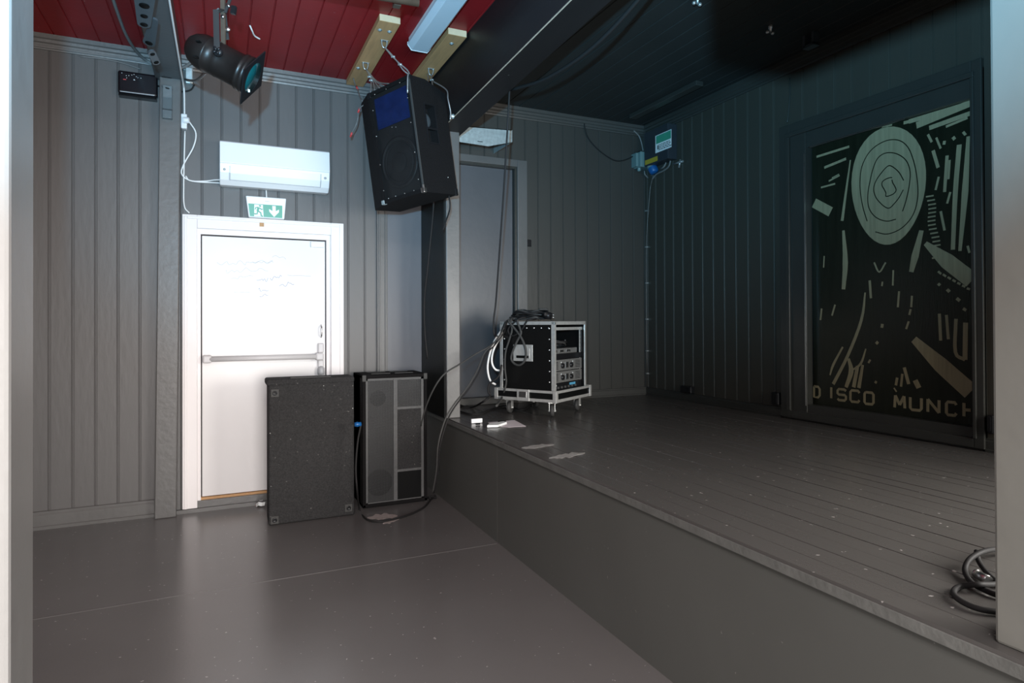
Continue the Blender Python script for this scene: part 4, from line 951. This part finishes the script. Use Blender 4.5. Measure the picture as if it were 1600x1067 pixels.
# peeled paint on the floor, litter
def patch(pts, m, label, name='paint_patch', cat='paint patch', z=.0012):
    mb = MB(); P = [on(x, y, 2, 0) for x, y in pts]; mb.prism([Vector((q.x, q.y, .0002)) for q in P], (0, 0, z)); tag(mb.build(name, m), label, cat)
rr = random.Random(9)
def blob(x0, y0, x1, y1, h, n=12):
    up = []; dn = []
    for i in range(n):
        t = i / (n - 1); x = x0 + (x1 - x0) * t; y = y0 + (y1 - y0) * t; k = math.sin(math.pi * (t * .9 + .05)) * h
        up.append((x, y - k * (.5 + rr.random() * .6))); dn.append((x, y + k * (.4 + rr.random() * .6)))
    return up + dn[::-1]
patch(blob(574, 809, 621, 806, 6), 'plaster', 'larger pale patch of peeled floor paint in front of the grilled loudspeaker')
patch(blob(598, 818, 624, 811, 3), 'plaster', 'narrow pale strip of peeled floor paint below the larger patch')
tp = thing('tape_scrap', 'crumpled white and red scrap of tape on the floor by the white door', 'litter', tuple(on(405, 788, 2, 0)))
mb = MB(); mb.ribbon([on(398, 788, 2, .006), on(403, 784, 2, .02), on(408, 786, 2, .012), on(412, 783, 2, .02), on(417, 785, 2, .01)], .04, (.2, -.9, .3), .004); mb.ribbon([on(400, 790, 2, .006), on(404, 787, 2, .03), on(409, 788, 2, .02), on(414, 787, 2, .03)], .03, (-.2, -.8, .5), .004); mb.build('white_strip', 'signwhite', tp)
mb = MB(); mb.ribbon([on(394, 789, 2, .004), on(399, 787, 2, .012), on(403, 789, 2, .006)], .03, (0, -.9, .4), .004); mb.build('red_strip', 'redtape', tp)
mb = MB(); mb.ribbon([on(70, 821, 2, .004), on(75, 818, 2, .03), on(80, 820, 2, .014), on(91, 818, 2, .006)], .02, (0, -.7, .7), .004)
tag(mb.build('tape_scrap', 'paper'), 'crumpled pale scrap on the floor at the foot of the left back wall', 'litter')
mb = MB(); mb.ball(on(672, 779, 2, .01), .012, 6)
for k in range(4): mb.tube(smooth([on(668 + 3 * k, 778, 2, .01), on(671 + 3 * k, 776 - k, 2, .03), on(675 + 2 * k, 778, 2, .01), on(679 + k, 777, 2, .02)], 4), .006, 6)
tag(mb.build('cable_tangle', 'cable'), 'small tangle of cable on the floor at the foot of the stage front', 'cable')

# ------------------------------------------------------------------ flight case rack
ra = .5546; Rr = Vector((math.cos(ra), math.sin(ra), 0)); Rl = Vector((-math.sin(ra), math.cos(ra), 0)); RO = Vector((2.522, 4.610, 0))
RW, RL, ZT0, ZT1, ZT2, INS = .651, .624, .852, .950, 1.534, .036
fr = (Rr, Rl, Z_)
def rk(u, v, z): return RO + Rr * u + Rl * v + Z_ * z
case = thing('flight_case', 'black flight case rack on castors with aluminium edges, standing on the stage', 'flight case', tuple(rk(RW / 2, RL / 2, ZS)))
# tray
MB().obox(RO, fr, (.004, .004, ZT0 + .004), (RW - .004, RL - .004, ZT1 - .02)).build('tray', 'panel_black', case)
mb = MB(); e = .026
for z0_, z1_ in ((ZT0, ZT0 + e), (ZT1 - .022, ZT1)):
    mb.obox(RO, fr, (0, -.002, z0_), (RW, .02, z1_)); mb.obox(RO, fr, (-.002, 0, z0_), (.02, RL, z1_)); mb.obox(RO, fr, (0, RL - .02, z0_), (RW, RL + .002, z1_)); mb.obox(RO, fr, (RW - .02, 0, z0_), (RW + .002, RL, z1_))
for (u, v) in ((0, 0), (RW, 0), (0, RL), (RW, RL)):
    mb.obox(RO, fr, (u - .004 if u == 0 else u - .032, v - .004 if v == 0 else v - .032, ZT0 - .002), (u + .032 if u == 0 else u + .004, v + .032 if v == 0 else v + .004, ZT1 + .002))
mb.build('tray_edges', 'alu', case, bevel=.003)
mb = MB(); mb.obox(RO, fr, (-.008, RL * .42, ZT0), (0.0, RL * .62, ZT1)); lt_ = mb.build('tray_latch', 'alu', case, bevel=.003)
MB().obox(RO, fr, (-.012, RL * .46, ZT0 + .03), (-.006, RL * .58, ZT1 - .018)).build('latch_plate', 'silver', lt_, bevel=.002)
# castors
for (u, v, an) in ((.09, .09, 1.07), (.09, RL - .10, .75), (RW - .10, .09, .70), (RW - .10, RL - .09, 1.5)):
    o_ = rk(u, v, ZS); ca = Vector((math.cos(an), math.sin(an), 0)); cb_ = Z_.cross(ca)
    cast = MB(); cast.obox(o_, (ca, cb_, Z_), (-.04, -.032, .118), (.04, .032, .130)); cast.obox(o_, (ca, cb_, Z_), (-.022, -.026, .045), (.022, -.022, .12)); cast.obox(o_, (ca, cb_, Z_), (-.022, .022, .045), (.022, .026, .12))
    cast.tube([o_ + cb_ * -.034 + Z_ * .05, o_ + cb_ * .034 + Z_ * .05], .007, 8)
    cst = cast.build('castor', 'alu', case)
    MB().lathe(o_ + cb_ * -.017 + Z_ * .051, cb_, [(0, .012), (0, .042), (.006, .05), (.028, .05), (.034, .042), (.034, .012)], 22).build('wheel', 'rubber', cst)
# body: left side, right side, back, top, bottom; open to the Rr face (v = INS side)
a0, a1, b0, b1 = INS, RW - INS, INS, RL - INS
th = .012
mb = MB(); mb.obox(RO, fr, (a0, b0 + .002, ZT1 - .02), (a0 + th, b1, ZT2 - .004)); lp = mb.build('left_panel', 'panel_black', case)
MB().obox(RO, fr, (a1 - th, b0 + .002, ZT1 - .02), (a1, b1, ZT2 - .004)).build('right_panel', 'panel_black', case)
MB().obox(RO, fr, (a0, b1 - th, ZT1 - .02), (a1, b1, ZT2 - .004)).build('back_panel', 'panel_black', case)
MB().obox(RO, fr, (a0, b0, ZT2 - .016), (a1, b1, ZT2 - .003)).build('top_panel', 'panel_black', case)
mb = MB(); e = .028
def ext(u0, v0, z0_, u1, v1, z1_): mb.obox(RO, fr, (u0, v0, z0_), (u1, v1, z1_))
for (u, v) in ((a0, b0), (a1, b0), (a0, b1), (a1, b1)):
    su = 1 if u == a0 else -1; sv = 1 if v == b0 else -1
    ext(u - su * .004, v - sv * .004, ZT1 - .015, u + su * e, v + sv * .004, ZT2); ext(u - su * .004, v - sv * .004, ZT1 - .015, u + su * .004, v + sv * e, ZT2)
ext(a0 - .004, b0 - .004, ZT2 - e, a1 + .004, b0 + .004, ZT2 + .003); ext(a0 - .004, b0 - .004, ZT2 - e, a0 + .004, b1 + .004, ZT2 + .003); ext(a0 - .004, b1 - .004, ZT2 - e, a1 + .004, b1 + .004, ZT2 + .003); ext(a1 - .004, b0 - .004, ZT2 - e, a1 + .004, b1 + .004, ZT2 + .003)
ext(a0 - .004, b0 - .004, ZT2 - .003, a0 + e, b1 + .004, ZT2 + .003); ext(a0, b0 - .004, ZT2 - .003, a1, b0 + e, ZT2 + .003)
mb.build('edge_extrusions', 'alu', case, bevel=.003)
mb = MB()
for v in [b0 + .055 + i * (b1 - b0 - .11) / 6 for i in range(7)]: mb.lathe(rk(a0, v, ZT2 - .055), -Rr, [(0, .0085), (.003, .007), (.005, 0)], 10)
for z_ in [ZT1 + .07 + i * (ZT2 - ZT1 - .13) / 5 for i in range(6)]:
    for v in (b0 + .05, b1 - .045): mb.lathe(rk(a0, v, z_), -Rr, [(0, .0085), (.003, .007), (.005, 0)], 10)
mb.split('rivet', 'silver', case)
# spring handle dish
hv, hz = b0 + (b1 - b0) * .565, ZT1 + (ZT2 - ZT1) * .535
mb = MB(); mb.obox(RO, fr, (a0 - .005, hv - .10, hz - .072), (a0 + .002, hv + .10, hz + .072)); hd_ = mb.build('handle_dish', 'alu', case, bevel=.012)
MB().obox(RO, fr, (a0 - .007, hv - .072, hz - .045), (a0 - .004, hv + .072, hz + .040)).build('dish_recess', 'alu', hd_, bevel=.002)
MB().obox(RO, fr, (a0 - .016, hv - .062, hz - .045), (a0 - .006, hv + .062, hz - .022)).build('grip', 'blackm', hd_, bevel=.004)
# rack rails in the opening
mb = MB()
for u in (a0 + th + .004, a1 - th - .022): mb.obox(RO, fr, (u, b0 + .045, ZT1), (u + .018, b0 + .05, ZT2 - .05))
mb.obox(RO, fr, (a0 + th, b0 + .03, ZT2 - .075), (a1 - th, b0 + .05, ZT2 - .05)); mb.split('rack_rail', 'alu', case)
mb = MB()
for k in range(14): mb.lathe(rk(a1 - th - .012, b0 + .045, ZT1 + .04 + k * .035), -Rl, [(0, .004), (.0008, .0001)], 8)
mb.split('rail_hole', 'blackm', case)
ua, ub = a0 + th + .006, a1 - th - .024
uw = ub - ua
def amp(z0_, z1_, label):
    t = thing('power_amplifier', label, 'amplifier', tuple(rk((ua + ub) / 2, b0 + .2, z0_)), 'power amplifiers in the rack')
    vy = b0 + .032
    MB().obox(RO, fr, (ua, vy, z0_ + .002), (ub + .02, b0 + .42, z1_ - .002)).build('chassis', 'amp', t, bevel=.003)
    mb = MB()
    for s0, s1 in ((.02, .20), (.80, .97)):
        for k in range(5): mb.obox(RO, fr, (ua + uw * s0, vy - .001, z0_ + .02 + k * .014), (ua + uw * s1, vy, z0_ + .025 + k * .014))
    mb.split('vent', 'blackm', t)
    mb = MB()
    for s0 in (.34, .64): mb.lathe(rk(ua + uw * s0, vy, (z0_ + z1_) / 2 - .005), -Rl, [(0, .024), (.014, .021), (.0145, 0)], 16)
    mb.split('knob', 'black', t)
    MB().obox(RO, fr, (ua + uw * .44, vy - .006, z0_ + .025), (ua + uw * .54, vy, z1_ - .025)).build('badge_plate', 'silver', t, bevel=.002)
    mb = MB()
    for s0 in (.30, .70): mb.ball(rk(ua + uw * s0, vy, z1_ - .025), .005, 6)
    mb.split('indicator', 'signwhite', t)
amp(1.104, 1.204, 'grey rack amplifier with two knobs, upper of the pair in the flight case')
amp(1.002, 1.102, 'grey rack amplifier with two knobs, lower of the pair in the flight case')
mx = thing('rack_unit', 'black rack unit with a small blue display at the bottom of the flight case', 'rack unit', tuple(rk((ua + ub) / 2, b0 + .2, ZT1)))
MB().obox(RO, fr, (ua, b0 + .036, ZT1 - .012), (ub + .02, b0 + .42, 1.0)).build('chassis', 'black', mx, bevel=.004)
MB().obox(RO, fr, (ua + uw * .60, b0 + .032, .972), (ua + uw * .80, b0 + .037, .992)).build('display', 'lightblue', mx)
mb = MB()
for k in range(7): mb.lathe(rk(ua + uw * (.08 + .12 * k), b0 + .036, .962), -Rl, [(0, .012), (.012, .010), (.0125, 0)], 10)
mb.split('knob', 'rubber', mx)
MB().obox(RO, fr, (ua + uw * .02, b0 + .030, .978), (ua + uw * .14, b0 + .036, .990)).build('label_plate', 'signwhite', mx)
sh = thing('rack_shelf', 'plain black rack shelf above the amplifiers in the flight case', 'shelf', tuple(rk((ua + ub) / 2, b0 + .2, 1.206)))
MB().obox(RO, fr, (ua, b0 + .034, 1.206), (ub + .02, b0 + .42, 1.252)).build('tray', 'black', sh, bevel=.003)
rcv = thing('rack_receiver', 'small black receiver lying on the rack shelf under a heap of leads', 'receiver', tuple(rk((ua + ub) / 2, b0 + .2, 1.253)))
MB().obox(RO, fr, (ua + .01, b0 + .06, 1.253), (ub - .02, b0 + .30, 1.298)).build('chassis', 'amp', rcv, bevel=.003)
mb = MB()
for s0 in (.12, .34, .58): mb.obox(RO, fr, (ua + uw * s0, b0 + .056, 1.266), (ua + uw * (s0 + .13), b0 + .061, 1.284))
mb.split('switch_plate', 'silver', rcv)
rr = random.Random(21)
for j in range(4):
    pts = []; ph = rr.random() * 6
    for i in range(14):
        t = i * .75 + ph; pts.append(rk(ua + uw * (.5 + .36 * math.cos(t) * (.7 + .3 * rr.random())), b0 + .16 + .075 * math.sin(t), 1.307 + .014 * j + .012 * rr.random() + .02 * math.sin(i * .9 + j)))
    cable('coiled_lead', 'black lead heaped on the receiver inside the flight case', pts, .0065, 'rubber' if j % 2 else 'cable', 4, 'cable', 'leads heaped in the rack')

# heap of cables over the top left edge of the case
rr = random.Random(4)
tz = ZT2 + .012
labs = ['thick black cable looped over the flight case, hanging in front of its handle', 'black cable over the flight case, hanging down its left panel to the tray', 'black coiled cable lying on top of the flight case']
def rs(u, v, z): return rk(u, v, z)
CP = lambda x, y, d: at(x, y, d)
dL = 5.36
def onpanel(x, y, off=.018):
    """point on the case's left panel plane (normal -Rr), lifted by off"""
    d = ray(x, y); p0 = rk(a0 - off, 0, 0); t = (p0 - CAM).dot(Rr) / d.dot(Rr); return CAM + d * t
def ontop(x, y, off=.012):
    d = ray(x, y); return CAM + d * ((ZT2 + off - CAM.z) / d.z) if abs(d.z) > 1e-6 else rk(.2, .3, ZT2 + off)
def ct(u, v, h): return rk(a0 + u, b0 + v, ZT2 + h)
cable('looped_cable', labs[0], [ct(.20, .30, .03), ct(.10, .34, .035), ct(-.01, .36, .012), onpanel(812, 512), onpanel(814, 521), onpanel(807, 535), onpanel(800, 552), onpanel(799, 562), onpanel(805, 569), onpanel(813, 570), onpanel(820, 563), onpanel(822, 550), onpanel(818, 535), onpanel(811, 522), onpanel(803, 512), ct(-.015, .45, .012), ct(.08, .42, .03), ct(.2, .40, .03)], .0105, 'cable_mid', 6)
cable('looped_cable', labs[1], [ct(.15, .42, .03), ct(.05, .44, .03), ct(-.012, .43, .012), onpanel(800, 515), onpanel(796, 530), onpanel(790, 550), onpanel(789, 575), onpanel(791, 595), onpanel(789, 607, .05), onpanel(784, 622, .06), on(776, 634, 2, .90)], .009, 'cable_mid', 6)
cable('looped_cable', 'black cable arching over the flight case edge in a small hanging loop', [ct(.12, .30, .03), ct(.02, .32, .035), ct(-.014, .37, .01), onpanel(796, 511), onpanel(794, 518), onpanel(799, 524), onpanel(806, 523), onpanel(816, 514), onpanel(821, 505), ct(-.012, .25, .012), ct(.06, .22, .03), ct(.15, .26, .03)], .008, 'cable', 6)
for j in range(7):
    pts = []; ph = rr.random() * 6; cu, cv = .10 + rr.random() * .06, .29 + rr.random() * .1
    for i in range(13):
        t = i * .62 + ph; pts.append(ct(cu + .085 * math.cos(t) * (.8 + .4 * rr.random()), cv + .17 * math.sin(t) * (.8 + .3 * rr.random()), .014 + .011 * j + .03 * rr.random()))
    cable('coiled_cable', labs[2], pts, .0085, 'cable' if j % 3 else 'rubber', 5, 'cable', 'cables coiled on the flight case')
pl = thing('mains_plug', 'black plug with bright pins lying at the right end of the cable heap', 'plug', tuple(ct(.06, .10, .05)))
mb = MB(); q0 = ct(.05, .14, .062); q1 = ct(.05, .06, .045); mb.tube([q0, q0.lerp(q1, .5), q1], [.018, .034, .030], 12); mb.build('plug_body', 'black', pl)
mb = MB(); mb.obox(q1, (Rl * -1, Rr, Z_), (-.035, -.05, .005), (-.015, -.02, .03)); mb.tube([q1 - Rl * .0 + Z_ * .01, q1 - Rl * .03 + Z_ * .01], .005, 8); mb.tube([q1 - Z_ * .01, q1 - Rl * .03 - Z_ * .01], .005, 8); mb.split('plug_pin', 'silver', pl)
# bundle leading left across the post and over the stage edge
st = ct(.03, .46, .03)
jn = at(757, 549, 5.28)
cable('cable', 'cable slung from the flight case across the grey face board, sagging leftmost', [ct(.1, .45, .03), ct(-.02, .48, .0), at(780, 525, 5.32), at(765, 541, 5.22), at(745, 552, 5.15), at(720, 568, 5.0), at(697, 582, 4.88), at(684, 597, 4.86), at(673, 617, 4.9), at(664, 640, 5.0), at(658, 665, 5.1)], .0065, 'cable_mid')
def edge_drop(dx, lab_, m_, r_):
    cable('cable', lab_, [ct(.08, .44, .03), ct(-.02, .46, .0), at(783 + dx, 520, 5.3), at(768 + dx, 540, 5.22), at(756 + dx, 553, 5.16), at(744 + dx, 582, 5.05), at(728 + dx, 608, 4.96), at(712 + dx, 628, 4.88), at(699 + dx, 648, 4.82), at(690 + dx, 672, 4.80), at(684 + dx * .8, 700, 4.80), at(682 + dx * .6, 735, 4.84), at(676 + dx * .5, 770, 4.9)], r_, m_)
edge_drop(0, 'left of two cables dropping over the stage edge beside the loudspeaker', 'cable_mid', .0062)
edge_drop(4, 'right of two cables dropping over the stage edge beside the loudspeaker', 'cable', .0062)
cable('cable', 'shorter white cable looping at the left of the flight case', [ct(-.01, .53, -.12), at(774, 540, 5.42), at(769, 555, 5.42), at(769, 568, 5.42), at(774, 577, 5.42), at(781, 579, 5.45)], .009, 'cable_white')
cable('cable', 'longer white cable looping at the left of the flight case', [ct(-.012, .535, -.08), at(773, 532, 5.40), at(766, 550, 5.40), at(762, 570, 5.40), at(763, 585, 5.40), at(767, 596, 5.42), at(774, 600.5, 5.46)], .009, 'cable_white')
cable('cable', 'black cable winding down from the flight case onto the stage by the post', [at(784, 570, 5.42), at(779, 588, 5.40), at(765, 600, 5.40), at(763, 612, 5.38), at(766, 618, 5.38), at(754, 628, 5.32), on(738, 636, 2, .735), on(724, 635, 2, .735), on(712, 628, 2, .735)], .009, 'cable')
cable('cable', 'black cable lying on the stage between the post and the flight case', [on(720, 643, 2, .731), on(735, 647, 2, .731), on(752, 646, 2, .731), on(766, 640, 2, .731), on(790, 634, 2, .731), on(815, 640, 2, .731), on(830, 632, 2, .731)], .008, 'cable')

# ------------------------------------------------------------------ papers on the stage
def sq(x, y): return on(x, y, 2, ZS + .002)
pp = MB(); pp.prism([sq(762, 660), sq(804, 656.5), sq(822, 666), sq(795, 667.5), sq(784, 667)], (0, 0, .0015))
tag(pp.build('paper_sheet', 'paper'), 'pinkish sheet of paper lying on the stage near its edge', 'paper')
def flat_thing(name, label, cat, poly_, h, m_): return tag(MB().prism([sq(*q) for q in poly_], (0, 0, h)).build(name, m_, bevel=.003), label, cat)
rt = thing('tape_roll', 'white box with dark gap standing left of the paper on the stage', 'box', tuple(sq(748, 661)))
a_, b_ = sq(737, 661.5), sq(760, 662.5)
mb = MB(); mb.box((a_.x, a_.y, ZS + .001), (b_.x, b_.y + .10, ZS + .036)); mb.build('box', 'white_plastic', rt, bevel=.004)
MB().box((a_.x + .002, min(a_.y, b_.y) - .002, ZS + .002), (a_.x + .04, min(a_.y, b_.y), ZS + .014)).build('dark_gap', 'blackm', rt)
ad = thing('white_adapter', 'white folded card lying on the front of the paper sheet', 'card', tuple(sq(775, 668)))
MB().prism([sq(761, 668), sq(778, 667.5), sq(792, 662.5), sq(786, 661.5), sq(764, 665)], (0, 0, .018)).build('card', 'signwhite', ad, bevel=.003)
MB().prism([sq(778, 660.5), sq(784, 659.3), sq(791, 659.8), sq(786, 661)], (0, 0, .012)).build('dark_tab', 'blackm', ad)
# worn paint near the stage edge
def spatch(pts, label):
    mb = MB(); mb.prism([Vector((on(x, y, 2, ZS).x, on(x, y, 2, ZS).y, ZS + .0012)) for x, y in pts], (0, 0, .0012)); tag(mb.build('paint_patch', 'wornpale'), label, 'paint patch')
M['wornpale'] = mat('worn_stage_paint', (.27, .26, .25), .4, var=.5, vscale=40)
spatch(blob(815, 700, 866, 695, 3), 'worn pale streak on the stage near its edge, farther of two')
spatch(blob(858, 716, 914, 708, 4), 'worn pale streak on the stage near its edge, nearer of two')

# ------------------------------------------------------------------ coil of cable by the right pillar
def sf(x, y, h=.012): return on(x, y, 2, ZS + h)
cl = thing('microphone_cable', 'coiled black microphone cable with metal plug lying by the right pillar', 'cable', tuple(sf(1530, 915, 0)))
mb = MB()
mb.tube(smooth([sf(1590, 905), sf(1560, 912), sf(1530, 913, .03), sf(1502, 916), sf(1490, 924), sf(1496, 935), sf(1520, 948), sf(1550, 955), sf(1590, 957)], 8), .0085, 8)
mb.tube(smooth([sf(1590, 862), sf(1560, 858, .03), sf(1535, 862, .05), sf(1515, 874, .04), sf(1508, 890, .02), sf(1516, 908), sf(1535, 920), sf(1560, 930), sf(1590, 935)], 8), .0085, 8)
mb.tube(smooth([sf(1526, 861, .05), sf(1530, 878, .03), sf(1545, 898, .02), sf(1565, 912, .012), sf(1590, 915)], 6), .008, 8)
mb.build('cord', 'cable', cl)
mb = MB(); qa, qb = sf(1526, 897, .016), sf(1545, 907, .016); mb.tube([qa, qa.lerp(qb, .5), qb], .014, 12); mb.tube([qa.lerp(qb, -.01), qa.lerp(qb, .1)], .016, 12); mb.build('plug', 'silver', cl)

# seams in the floor covering
for k, (pa, pb) in enumerate((((48, 969), (700, 851)), ((300, 1004), (700, 955)))):
    y_ = on(*pa, 2, 0).y
    struct(MB().box((XL, y_, .0), (XS, y_ + .006, .0012)).build('floor_seam', 'seam')) if k == 0 else None
